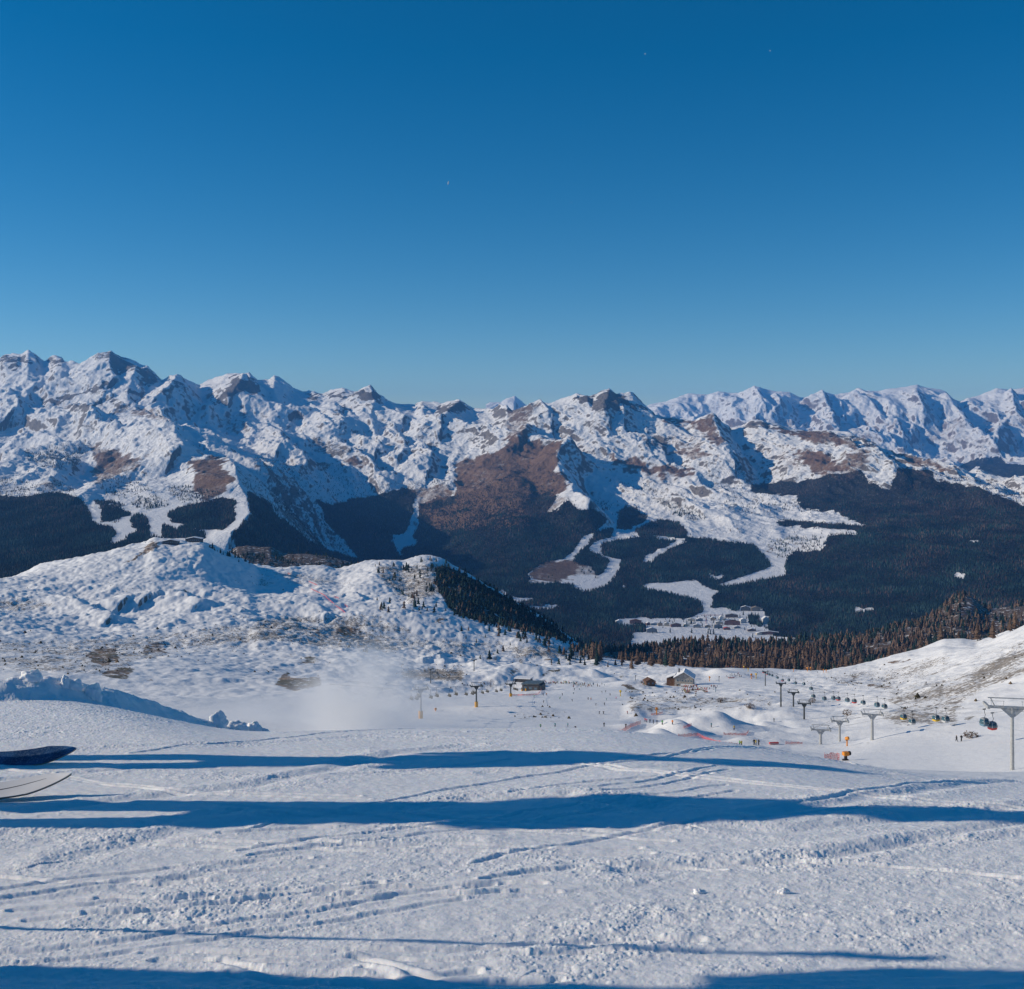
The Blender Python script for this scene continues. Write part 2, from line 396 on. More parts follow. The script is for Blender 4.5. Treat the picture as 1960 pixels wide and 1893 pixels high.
# ---- 2. valley and the mountains across it (3 .. 14 km)
sky1 = rp('A', [(-1800, 260), (-1300, 150), (-900, 210), (-560, 140), (-250, 170), (0, 125), (40, 100), (100, 100), (150, 112), (200, 88), (260, 120), (320, 158), (345, 150), (400, 125), (440, 130), (490, 165), (540, 160), (600, 165), (640, 130), (700, 90), (795, 65), (870, 115), (930, 135), (985, 165), (1060, 195), (1160, 262), (1210, 250), (1270, 235), (1340, 255), (1430, 302), (1500, 278), (1600, 260), (1690, 235), (1740, 225), (1790, 222), (1850, 265), (1930, 275)]) + \
       rp('B', [(130, 258), (200, 290), (270, 350), (340, 375), (420, 365), (480, 370), (540, 355), (620, 350), (690, 370), (730, 378), (825, 322), (880, 380), (910, 405), (960, 410), (1050, 440), (1140, 450), (1190, 425), (1250, 440), (1330, 455), (1400, 435), (1460, 430), (1560, 490), (1700, 500), (1800, 458)]) + \
       rp('C', [(0, 245), (100, 215), (205, 175), (260, 185), (330, 175), (400, 155), (460, 135), (520, 145), (560, 150), (620, 125), (700, 98), (750, 145), (800, 150), (870, 160), (930, 200), (1010, 250), (1030, 280), (1100, 300), (1200, 312), (1300, 320), (1440, 275), (1480, 330), (1530, 352), (1650, 345), (1720, 310), (1800, 320)]) + \
       rp('E', [(120, 350), (200, 360), (300, 400), (400, 415), (500, 405), (560, 400), (620, 405), (720, 415), (760, 440), (850, 470), (950, 510), (1050, 545), (1150, 545), (1200, 570), (1300, 605), (1400, 615), (1500, 660), (1560, 705), (1650, 712), (1720, 740), (1800, 770), (1900, 830), (1960, 860), (2500, 1000), (3700, 1080)])
ysky = [np.interp(p[0], [-150, 500, 800, 980, 1250, 1400, 1600, 1800, 2110], [13500, 13000, 12200, 11200, 10600, 10200, 9600, 8900, 8200]) for p in sky1]
L5 = Patch(-480, 2440, 1460, [
    ([(-150, 1400, 2900), (2110, 1400, 2900)], 41, 0),
    ([(-150, 1150, 3500), (0, 1145, 3500), (400, 1130, 3500), (700, 1165, 4000), (900, 1200, 4000), (1000, 1225, 4100), (1200, 1240, 4200), (1500, 1240, 4200), (1700, 1225, 4100), (2110, 1190, 4000)], 61, 1.5),
    ([(-150, 1095, 4000), (200, 1080, 4000), (400, 1065, 4000), (500, 1085, 4200), (600, 1120, 4500), (850, 1140, 4700), (1000, 1185, 4600), (1200, 1212, 4500), (1500, 1212, 4500), (1700, 1180, 4500), (2110, 1120, 4500)], 61, 2),
    ([(-150, 1065, 4500), (200, 1050, 4500), (400, 1035, 4500), (500, 1060, 4700), (600, 1105, 5000), (850, 1118, 5200), (1000, 1155, 5000), (1200, 1188, 4850), (1500, 1184, 4850), (1700, 1150, 4850), (2110, 1090, 4850)], 61, 6),
    ([(-150, 1005, 5300), (200, 995, 5300), (400, 980, 5300), (480, 1000, 5400), (560, 1062, 5800), (640, 1098, 6200), (750, 1106, 6500), (850, 1090, 6500), (1000, 1080, 6100), (1200, 1095, 6000), (1500, 1085, 6000), (1700, 1060, 5800), (2110, 1020, 5600)], 41, 18),
    ([(-150, 940, 6200), (200, 938, 6100), (400, 922, 6100), (470, 940, 6200), (550, 1020, 6900), (640, 1065, 7400), (750, 1072, 7700), (850, 1040, 7500), (1000, 985, 7200), (1200, 1005, 7100), (1500, 1005, 7100), (1700, 990, 6700), (2110, 985, 6300)], 41, 28),
    ([(-150, 888, 7600), (200, 884, 7500), (400, 872, 7400), (480, 890, 7500), (560, 912, 8200), (650, 928, 8700), (800, 946, 8900), (900, 925, 8500), (1000, 895, 8400), (1100, 930, 8400), (1200, 945, 8400), (1500, 942, 8300), (1700, 930, 7700), (2110, 965, 6900)], 61, 46),
    ([(-150, 805, 10500), (0, 800, 10500), (210, 770, 10300), (400, 800, 10300), (600, 838, 10600), (800, 850, 10300), (1000, 828, 9700), (1200, 850, 9500), (1400, 852, 9400), (1600, 860, 8900), (1800, 905, 8200), (2110, 958, 7500)], 61, 62),
    ([(p[0], p[1], y) for p, y in zip(sky1, ysky)], 1, 26),
    ([(p[0], p[1] + 75, y + 1500) for p, y in zip(sky1, ysky)], 9, 60),
], [10, 60, 20, 90, 100, 100, 130, 130, 12])
X, Y = L5.X, L5.Y
A = L5.A.copy()
wx = fbm(X / 1500, Y / 1500, 3, 51) * 380; wy = fbm(X / 1500 + 9, Y / 1500, 3, 52) * 380
sk = X + .42 * Y                                  # spurs run down towards the right
big = ridged((sk + wx) / 1050, (Y + wy + .3 * X) / 3000, 3, 61, gain=.5)
L5.Z += A * 1.9 * (big - .95) * sstep(4.0, 6.0, L5.t)[:, None]
L5.Z += A * .9 * fbm((sk + wx * .6) / 420, (Y + wy * .6) / 1300, 3, 65) * sstep(3.5, 5.0, L5.t)[:, None]
L5.Zb = L5.Z.copy()
for reg, pts, lf, kl, kr in [
    ('A', [(795, 66), (780, 140), (800, 200), (840, 250)], 16, .35, 1.0),
    ('A', [(985, 166), (930, 300), (900, 390), (960, 460), (1130, 545), (1255, 575), (1250, 650), (1310, 740)], 15, .3, .6),
    ('A', [(1640, 815), (1690, 910), (1710, 1010), (1770, 1110), (1785, 1230), (1700, 1350)], 26, .22, .75),
    ('A', [(1160, 755), (1080, 840), (1000, 890), (860, 960), (700, 1010), (590, 1090)], 12, .25, .5),
    ('A', [(1270, 236), (1210, 330), (1150, 370)], 14, .4, .6), ('A', [(1740, 225), (1700, 320), (1560, 400), (1480, 480)], 14, .45, .6),
    ('A', [(490, 260), (560, 300), (820, 320)], 12, .3, .5), ('A', [(300, 650), (420, 700), (600, 730)], 10, .25, .5), ('A', [(60, 340), (120, 380), (130, 470)], 10, .3, .6),
    ('A', [(980, 480), (1100, 640), (900, 760)], 8, .25, .5),
    ('B', [(0, 370), (200, 450), (430, 490), (560, 600), (700, 650), (880, 720)], 14, .35, .6),
    ('B', [(30, 800), (150, 850), (300, 960), (420, 1080)], 6, .3, .5),
    ('B', [(1040, 790), (1190, 715), (1260, 800), (1250, 900)], 12, .25, .8), ('B', [(825, 324), (850, 420), (920, 450), (1060, 520)], 12, .4, .8),
    ('B', [(560, 440), (620, 560), (700, 600)], 10, .3, .6), ('B', [(1460, 432), (1350, 520), (1280, 560)], 8, .3, .7),
    ('B', [(100, 620), (170, 640), (200, 720)], 8, .3, .6), ('B', [(1060, 960), (1200, 980), (1420, 1000)], 5, .3, .4),
    ('C', [(205, 176), (260, 250), (290, 290)], 10, .4, .8), ('C', [(160, 320), (80, 400), (60, 440)], 8, .35, .8),
    ('C', [(400, 440), (330, 550), (322, 620), (345, 690), (420, 760), (440, 820), (560, 890)], 34, .42, .85),
    ('C', [(1440, 276), (1470, 370), (1530, 470), (1560, 530)], 20, .35, .8), ('C', [(700, 100), (680, 180), (790, 200), (800, 270)], 10, .4, .8),
    ('C', [(700, 420), (860, 415), (960, 440), (1080, 490)], 10, .2, .8), ('C', [(540, 150), (560, 240), (700, 260)], 8, .4, .8),
    ('C', [(640, 560), (800, 600), (960, 600), (1150, 640), (1320, 700)], 8, .2, .35),
    ('E', [(560, 402), (690, 450), (800, 545)], 12, .3, .8), ('E', [(760, 440), (900, 530), (1060, 650)], 10, .3, .7), ('E', [(1320, 600), (1440, 650), (1560, 705)], 8, .3, .6),
    ('E', [(430, 540), (540, 560), (560, 620)], 6, .3, .7), ('E', [(850, 1100), (1100, 1165), (1300, 1225), (1640, 1275), (1900, 1400)], 10, .15, .3)]:
    L5.ridge(rp(reg, pts), lf * 1.35, kl, kr, 22, tmin=2.2)
hi = np.clip(A / 60, 0, 1)
det = sstep(3.5, 5, L5.t)[:, None]
L5.Z += A * .44 * (ridged((sk + wx * .3) / 300, (Y + wy * .3) / 560, 4, 71, gain=.55) - .9) * det
rg = ridged((X + wx * .15) / 120, (Y + wy * .15) / 150, 4, 83, gain=.6)
L5.Z += A * .17 * (rg - 1.0) * det
L5.Z += A * .10 * fbm(X / 90, Y / 120, 4, 81, gain=.6) * det
L5.Z += np.clip(A, 0, 60) * .18 * np.abs(fbm(X / 36, Y / 46, 3, 87, gain=.6)) * det

# ---- 3. the far white range
sky2 = rp('B', [(1400, 480), (1500, 445), (1560, 455), (1620, 465), (1700, 450), (1760, 445), (1800, 410), (1860, 385), (1900, 415), (1950, 455)]) + rp('C', [(140, 260), (600, 262), (900, 235), (1000, 212), (1100, 190), (1200, 150), (1260, 130), (1330, 140), (1400, 145), (1480, 115), (1560, 125), (1650, 110), (1740, 65), (1830, 95)]) + \
       rp('E', [(180, 115), (280, 130), (350, 170), (420, 160), (510, 100), (600, 125), (700, 130), (760, 105), (850, 105), (920, 115), (980, 105), (1100, 90), (1190, 75), (1260, 95), (1330, 105), (1400, 120), (1450, 170), (1500, 185), (1590, 145), (1650, 140), (1750, 100), (1800, 90), (1870, 90), (1960, 75), (2200, 130), (2500, 90), (2900, 160), (3700, 100)])
L7 = Patch(930, 2440, 820, [
    ([(930, 1010, 12500), (2110, 1010, 12500)], 41, 0),
    ([(930, 930, 15500), (1800, 930, 15500), (1960, 915, 15500), (2110, 905, 15500)], 41, 30),
    ([(930, 860, 18500), (1300, 862, 18500), (1960, 868, 18500), (2110, 850, 18500)], 41, 110),
    ([(930, 815, 20500), (1300, 812, 20500), (1960, 806, 20500), (2110, 800, 20500)], 41, 110),
    ([(p[0], p[1], 22500) for p in sky2], 1, 22),
    ([(p[0], p[1] + 70, 24500) for p in sky2], 9, 60)], [10, 80, 80, 90, 10])
X, Y = L7.X, L7.Y
wx = fbm(X / 2500, Y / 2500, 3, 151) * 700
L7.Z += L7.A * 2.2 * (ridged((X + wx) / 1500, (Y + wx) / 4200, 3, 161) - .95)
L7.Zb = L7.Z.copy()
for pts, lf in [([(510, 101), (560, 210), (590, 300), (530, 330)], 14), ([(760, 106), (850, 150), (940, 270), (960, 290)], 12), ([(1190, 76), (1215, 190), (1290, 290)], 14),
                ([(1400, 121), (1480, 230), (1550, 340), (1700, 430), (1760, 500)], 14), ([(180, 116), (215, 200), (150, 260)], 12), ([(930, 300), (1060, 310), (1100, 470)], 9), ([(1870, 91), (1900, 250), (1800, 330), (1740, 470)], 14)]:
    L7.ridge(rp('E', pts), lf, .5, 1.0, 40)
L7.ridge(rp('C', [(1740, 66), (1790, 150), (1880, 220)]), 12, .5, 1.0, 40)
L7.Z += L7.A * .55 * (ridged((X + wx * .3) / 480, (Y + wx * .3) / 900, 4, 171) - .9)
L7.Z += L7.A * .22 * fbm(X / 130, Y / 200, 3, 181)
L7.Z += L7.A * .16 * (ridged((X + wx * .2) / 190, (Y + wx * .2) / 330, 4, 191, gain=.6) - 1)
# ------------------------------------------------------------------ what covers the ground (snow, grass, rock, woods)
forest = Mask(); sparse = Mask(); grass = Mask(); rock = Mask()
for reg, p in [
    ('A', [(-600, 1080), (0, 1100), (130, 1120), (280, 1090), (420, 1080), (560, 1120), (620, 1190), (680, 1310), (770, 1320), (850, 1390), (800, 1430), (760, 1490), (870, 1440), (900, 1420), (1000, 1350), (1090, 1400), (1150, 1420), (1150, 1592), (-600, 1592)]),
    ('a', [(-600, -50), (560, -50), (700, 60), (800, 120), (1100, 90), (1100, 600), (-600, 600)]),
    ('A', [(940, 1290), (960, 1240), (1060, 1240), (1085, 1390), (960, 1340)]), ('A', [(730, 1190), (840, 1180), (940, 1240), (900, 1280), (730, 1300)]),
    ('A', [(1280, 1200), (1450, 1150), (1600, 1120), (1690, 1130), (1690, 1300), (1640, 1350), (1560, 1350), (1430, 1350), (1300, 1320), (1230, 1290), (1190, 1240)]),
    ('A', [(1160, 1300), (1240, 1320), (1480, 1370), (1480, 1420), (1150, 1420)]),
    ('A', [(1760, 1060), (1960, 1180), (1960, 1600), (1690, 1470), (1650, 1400), (1795, 1250)]),
    ('B', [(0, 1180), (150, 1240), (400, 1440), (640, 1540), (760, 1592), (760, 1800), (-40, 1800), (-40, 1200)]),
    ('B', [(420, 1120), (560, 1170), (700, 1130), (900, 1090), (1040, 1060), (1150, 1060), (1140, 1160), (1120, 1250), (1060, 1380), (980, 1400), (1000, 1480), (1060, 1592), (1060, 1800), (760, 1700), (700, 1500), (500, 1300)]),
    ('B', [(1180, 1180), (1300, 1110), (1440, 1100), (1600, 1060), (1760, 980), (1960, 900), (1960, 1800), (1060, 1800), (1050, 1480), (1160, 1450), (1130, 1400), (1160, 1300)]),
    ('C', [(-40, 790), (110, 790), (240, 800), (330, 850), (300, 930), (230, 1000), (330, 960), (400, 890), (470, 960), (600, 950), (680, 1000), (680, 1060), (590, 1130), (560, 1150), (430, 1290), (350, 1320), (180, 1370), (120, 1410), (130, 1480), (220, 1500), (220, 1592), (-40, 1592)]),
    ('C', [(590, 1130), (720, 1090), (720, 1160), (600, 1210), (550, 1250), (650, 1300), (710, 1330), (660, 1430), (600, 1440), (560, 1370), (440, 1350), (450, 1300)]),
    ('C', [(760, 1000), (810, 935), (900, 960), (980, 1020), (870, 1110), (790, 1110), (730, 1090)]),
    ('C', [(880, 1110), (1000, 1050), (1110, 1030), (1200, 1060), (1260, 1110), (1265, 1165), (1200, 1170), (960, 1140), (930, 1160)]),
    ('C', [(630, 1230), (740, 1175), (960, 1155), (1190, 1185), (1100, 1240), (960, 1290), (950, 1330), (880, 1330), (780, 1330), (650, 1290)]),
    ('C', [(1010, 1320), (1100, 1260), (1260, 1165), (1310, 1165), (1600, 1195), (1740, 1215), (1780, 1270), (1850, 1310), (1860, 1360), (1780, 1400), (1580, 1410), (1480, 1430), (1400, 1430), (1330, 1480), (960, 1500), (900, 1592), (500, 1592), (690, 1510), (770, 1340), (950, 1330)]),
    ('c', [(-40, 555), (120, 500), (150, 480), (220, 400), (290, 380), (430, 400), (500, 450), (620, 420), (690, 400), (780, 330), (880, 390), (960, 425), (1060, 450), (1200, 450), (1310, 500), (1360, 540), (1365, 590), (1280, 640), (850, 640), (740, 650), (750, 690), (960, 690), (970, 740), (870, 760), (800, 960), (-40, 960)]),
    ('c', [(1320, 360), (1410, 340), (1480, 370), (1540, 310), (1600, 300), (1800, 310), (1860, 340), (1960, 340), (1960, 740), (1880, 730), (1700, 680), (1690, 600), (1500, 560), (1430, 580), (1440, 480), (1490, 440), (1420, 440), (1340, 430)]),
    ('E', [(180, 740), (330, 770), (560, 710), (780, 680), (840, 760), (1000, 820), (1060, 660), (1300, 690), (1330, 760), (1600, 790), (1700, 830), (1960, 930), (2500, 1000), (2500, 1700), (0, 1700), (0, 1500), (250, 1420), (240, 1340), (500, 1260), (560, 1150), (760, 1140), (740, 1080), (870, 1090), (700, 1030), (620, 980), (380, 960), (330, 900), (340, 870)]),
    ('e', [(300, 0), (2500, 0), (2500, 900), (180, 620), (60, 520), (-40, 460), (-40, 270), (0, 235), (250, 160), (240, 84)]),
    ('E', [(170, 1040), (420, 1050), (800, 1080), (880, 1100), (700, 1110), (430, 1090), (200, 1080)]),
    ('E', [(0, 1205), (130, 1300), (140, 1370), (60, 1420), (0, 1450)]), ('E', [(0, 780), (300, 760), (340, 860), (180, 860), (0, 840)])]:
    forest.poly(rp(reg, p))
for reg, p in [('E', [(1550, 1172), (1645, 1180), (1635, 1208), (1570, 1190)]), ('e', [(1480, 160), (1550, 170), (1530, 205), (1480, 205)]), ('A', [(330, 1300), (380, 1300), (370, 1320)]),
               ('c', [(130, 555), (330, 545), (335, 565), (150, 575)]), ('c', [(80, 520), (150, 480), (160, 500), (100, 530)]), ('c', [(440, 480), (470, 480), (470, 500), (440, 500)]), ('e', [(740, 400), (880, 420), (860, 450), (750, 440)]),
               ('e', [(1120, 440), (1180, 450), (1150, 470)]), ('E', [(860, 760), (1000, 790), (1005, 820), (930, 800)]), ('c', [(790, 410), (805, 405), (805, 425), (790, 425)]),
               ('A', [(580, 1120), (640, 1110), (650, 1170), (720, 1290), (700, 1310), (660, 1220)])]:
    forest.poly(rp(reg, p), 0.0)
for reg, p, v in [
    ('A', [(-600, 940), (0, 960), (60, 985), (250, 1030), (420, 1010), (560, 1090), (560, 1130), (0, 1110), (-600, 1100)], .4),
    ('A', [(170, 770), (560, 730), (660, 740), (600, 830), (560, 900), (420, 930), (300, 890), (180, 850)], .55),
    ('A', [(730, 1000), (900, 930), (1000, 980), (1080, 1080), (860, 1140), (740, 1100)], .35), ('A', [(640, 1110), (740, 1130), (900, 1200), (840, 1190), (730, 1190), (680, 1150)], .7), ('A', [(900, 1160), (1100, 1090), (1240, 1170), (1060, 1220), (960, 1190)], .55),
    ('A', [(1180, 1060), (1400, 1040), (1600, 1080), (1500, 1140), (1280, 1150)], .55), ('A', [(1720, 980), (1800, 1000), (1960, 1080), (1960, 1180), (1760, 1060)], .5),
    ('B', [(0, 800), (160, 850), (300, 900), (430, 880), (380, 1000), (300, 1100), (420, 1120), (500, 1300), (700, 1500), (640, 1540), (400, 1440), (150, 1240), (0, 1180)], .45),
    ('B', [(400, 880), (560, 880), (800, 960), (1000, 1000), (1250, 980), (1430, 1010), (1300, 1110), (1100, 1060), (900, 1090), (700, 1130), (420, 1120)], .35),
    ('B', [(1440, 1060), (1960, 780), (1960, 900), (1600, 1060)], .4), ('C', [(-40, 640), (240, 640), (330, 700), (330, 850), (-40, 800)], .4),
    ('C', [(740, 770), (960, 750), (1150, 800), (1400, 830), (1400, 880), (1000, 880), (850, 870)], .3), ('C', [(980, 890), (1200, 930), (1400, 1010), (1390, 1040), (1190, 1030), (1000, 910)], .55), ('C', [(540, 890), (640, 880), (760, 950), (700, 1000), (640, 960)], .4),
    ('C', [(1380, 700), (1600, 640), (1960, 700), (1960, 850), (1850, 850), (1500, 850), (1390, 790)], .35), ('C', [(1400, 860), (1960, 850), (1960, 1010), (1800, 1000), (1500, 960)], .26), ('C', [(330, 940), (470, 880), (480, 900), (400, 930)], .2),
    ('C', [(1390, 1090), (1500, 1100), (1480, 1180), (1400, 1150)], .25), ('C', [(1820, 1200), (1960, 1190), (1960, 1330), (1860, 1290)], .3), ('C', [(200, 1390), (330, 1390), (330, 1440), (200, 1440)], .15), ('C', [(480, 1340), (660, 1380), (640, 1440), (500, 1430)], .25), ('C', [(590, 1040), (760, 900), (1000, 1030), (1390, 1100), (1600, 1180), (1200, 1160)], .10),
    ('C', [(1580, 1060), (1680, 1090), (1650, 1150), (1560, 1130)], .2), ('C', [(1740, 1400), (1960, 1340), (1960, 1430), (1560, 1500), (1480, 1500), (1540, 1420)], .12),
    ('E', [(0, 860), (340, 870), (380, 960), (620, 980), (380, 990), (60, 920)], .3), ('E', [(200, 1180), (500, 1150), (500, 1260), (260, 1320), (180, 1290)], .4), ('E', [(560, 690), (800, 640), (900, 700), (840, 760), (780, 680)], .3), ('E', [(1000, 760), (1060, 640), (1960, 830), (1960, 930), (1330, 760)], .5), ('E', [(230, 1100), (560, 1090), (760, 1140), (560, 1150)], .2)]:
    sparse.poly(rp(reg, p), v)
sparse.poly(rp('c', [(980, 640), (1280, 660), (1440, 600), (1700, 620), (1900, 690), (1900, 740), (1640, 720), (1240, 705), (1000, 700)]), .22)
forest.poly(rp('c', [(1630, 560), (1800, 560), (1810, 620), (1630, 610)]), 0).poly(rp('c', [(1780, 620), (1850, 620), (1850, 690), (1780, 690)]), 0)
for reg, p, v in [
    ('A', [(660, 800), (760, 770), (1020, 840), (900, 930), (760, 960), (640, 980), (690, 890)], .85), ('A', [(1160, 760), (1010, 870), (940, 920), (800, 980), (620, 1060), (700, 980), (900, 900), (1080, 800)], .75), ('A', [(1340, 850), (1640, 812), (1580, 900), (1700, 1000), (1560, 1120), (1480, 1150), (1380, 1060), (1400, 940)], .95), ('A', [(280, 1020), (430, 980), (440, 1050), (300, 1070)], .6),
    ('A', [(930, 470), (1090, 490), (1260, 580), (1130, 560), (950, 530)], .75), ('A', [(560, 590), (760, 640), (640, 660)], .5), ('A', [(650, 740), (820, 770), (720, 820), (650, 790)], .75),
    ('B', [(590, 870), (700, 820), (800, 880), (760, 905)], .9), ('B', [(1420, 860), (1600, 815), (1720, 790), (1860, 660), (1960, 600), (1960, 1100), (1780, 1150), (1560, 1190), (1440, 1150), (1420, 960)], .95), ('B', [(1120, 1060), (1400, 1010), (1420, 1120), (1180, 1200), (1130, 1140)], .7), ('B', [(440, 860), (560, 880), (540, 910), (450, 920)], .8), ('B', [(0, 860), (120, 900), (0, 920)], .8), ('B', [(980, 700), (1100, 690), (1080, 730), (1000, 740)], .55), ('B', [(1150, 1170), (1300, 1190), (1960, 1000), (1960, 1330), (1300, 1360)], .85),
    ('C', [(-40, 420), (80, 440), (300, 480), (400, 440), (330, 560), (325, 680), (430, 790), (330, 850), (200, 850), (-40, 840)], 1.0), ('C', [(230, 980), (330, 860), (400, 880), (330, 960), (260, 1000)], .6),
    ('C', [(-40, 250), (100, 215), (210, 180), (180, 260), (60, 420), (-40, 440)], .62), ('C', [(120, 1400), (200, 1350), (430, 1315), (560, 1380), (470, 1400), (430, 1440), (380, 1480), (280, 1480), (140, 1480)], .95), ('C', [(480, 1370), (660, 1400), (600, 1440), (420, 1450)], .6),
    ('C', [(640, 540), (780, 600), (900, 590), (1000, 640), (1100, 630), (1300, 680), (1320, 740), (1200, 720), (1040, 720), (900, 690), (760, 640)], .95), ('C', [(1110, 570), (1250, 480), (1400, 550), (1520, 590), (1300, 590)], .8), ('C', [(1020, 290), (1330, 320), (1440, 275), (1470, 370), (1540, 490), (1480, 510), (1400, 460), (1340, 370), (1100, 340)], .9),
    ('C', [(900, 700), (1300, 740), (1400, 850), (1000, 800)], .35), ('C', [(1120, 420), (1340, 380), (1400, 500), (1200, 540)], .4), ('C', [(1500, 590), (1900, 620), (1960, 700), (1600, 640)], .4),
    ('E', [(270, 530), (520, 540), (580, 620), (840, 600), (830, 640), (640, 730), (430, 700), (390, 640)], .95), ('E', [(200, 540), (300, 560), (400, 700), (300, 740), (260, 680)], .5), ('E', [(130, 350), (340, 400), (560, 398), (700, 450), (820, 560), (640, 500), (480, 500), (200, 400)], .85), ('E', [(680, 540), (860, 560), (840, 620), (640, 640)], .8), ('E', [(940, 500), (1180, 560), (1560, 705), (1500, 690), (1230, 650), (1000, 560)], .85), ('E', [(560, 690), (820, 640), (800, 700), (700, 780), (560, 730)], .5), ('E', [(1190, 700), (1280, 700), (1300, 750), (1200, 730)], .6), ('E', [(110, 1215), (150, 1220), (155, 1260), (120, 1260)], .9),
    ('c', [(80, 520), (150, 480), (140, 545), (100, 550)], .9), ('c', [(1000, 690), (1700, 690), (1900, 740), (1700, 760), (1300, 740), (1000, 740)], .35)]:
    grass.poly(rp(reg, p), v)
for reg, p, v in [
    ('A', [(500, 390), (640, 330), (820, 290), (800, 330), (600, 380), (430, 440), (270, 470), (330, 430)], .9), ('A', [(420, 490), (560, 440), (580, 470), (850, 380), (800, 430), (600, 490)], .8), ('A', [(795, 65), (985, 165), (960, 200), (850, 230), (800, 210), (770, 120)], .75), ('A', [(640, 130), (795, 65), (780, 110), (680, 135)], .6),
    ('A', [(0, 120), (150, 100), (310, 155), (160, 150), (0, 140)], .9), ('A', [(340, 155), (440, 125), (490, 165), (600, 165), (420, 170)], .8), ('A', [(60, 200), (130, 165), (160, 190), (80, 225)], .7), ('A', [(960, 190), (1060, 195), (1160, 262), (1070, 330), (1000, 300)], .65), ('A', [(1140, 360), (1280, 290), (1380, 350), (1300, 340), (1180, 380)], .7), ('A', [(1560, 400), (1700, 240), (1860, 300), (1850, 370), (1700, 380), (1500, 470)], .8),
    ('A', [(880, 320), (1060, 370), (1050, 420), (900, 360)], .6), ('A', [(840, 420), (960, 450), (900, 510), (800, 540)], .6), ('A', [(1560, 560), (1820, 480), (1780, 620), (1620, 680)], .45), ('A', [(600, 540), (720, 640), (560, 620)], .5),
    ('B', [(340, 375), (480, 370), (420, 440), (370, 410)], .8), ('B', [(480, 370), (740, 378), (825, 322), (910, 410), (800, 430), (690, 400), (520, 410)], .85), ('B', [(80, 285), (270, 345), (200, 330)], .7), ('B', [(1140, 450), (1250, 440), (1180, 470)], .8), ('B', [(1330, 455), (1460, 430), (1560, 490), (1380, 520), (1280, 540)], .7), ('B', [(1740, 500), (1830, 460), (1960, 455), (1900, 520), (1780, 520)], .7), ('B', [(540, 520), (640, 450), (680, 470), (580, 540)], .6), ('B', [(430, 680), (700, 760), (860, 760), (560, 830), (360, 760)], .55), ('B', [(1190, 600), (1260, 590), (1260, 640), (1190, 640)], .5), ('B', [(1560, 600), (1680, 600), (1600, 635)], .6),
    ('C', [(0, 250), (205, 178), (130, 280), (0, 360)], .5), ('C', [(400, 160), (560, 140), (560, 210), (480, 180)], .85), ('C', [(560, 170), (700, 98), (800, 150), (1020, 270), (900, 240), (800, 200), (740, 260), (570, 250)], .8), ('C', [(190, 290), (270, 250), (240, 300), (180, 330)], .7), ('C', [(640, 540), (720, 570), (700, 610)], .6), ('C', [(920, 440), (1160, 430), (1120, 560), (960, 500)], .5), ('C', [(1660, 340), (1740, 300), (1830, 340), (1960, 370), (1960, 420), (1800, 370), (1700, 380)], .85),
    ('E', [(0, 310), (130, 360), (340, 400), (560, 400), (480, 470), (230, 410), (100, 380), (0, 370)], .85), ('E', [(620, 405), (760, 440), (950, 510), (900, 520), (740, 470)], .8), ('E', [(400, 560), (560, 560), (570, 620), (450, 640)], .7)]:
    rock.poly(rp(reg, p), v)
forest.blur(3); grass.blur(3); rock.blur(2)
for m in (forest, sparse, grass, rock): m.edge_extend()
def jitter(P, amp, sc, seed):
    jx = fbm(P.X / sc, P.Y / sc, 4, seed) * amp; jy = fbm(P.X / sc + 31, P.Y / sc, 4, seed + 3) * amp
    return jx, jy
pxg = L5.px[None, :] + 0 * L5.Y; pyg = L5.py()
jx, jy = jitter(L5, 13, 120, 301)
L5.forest = np.maximum(sstep(.22, .78, forest.get(pxg + jx * .5, pyg + jy * .35) + .42 * fbm(L5.X / 75, L5.Y / 120, 4, 311)), sparse.get(pxg + jx, pyg + jy * .8))
runs = Mask()            # the groomed runs cut through the woods
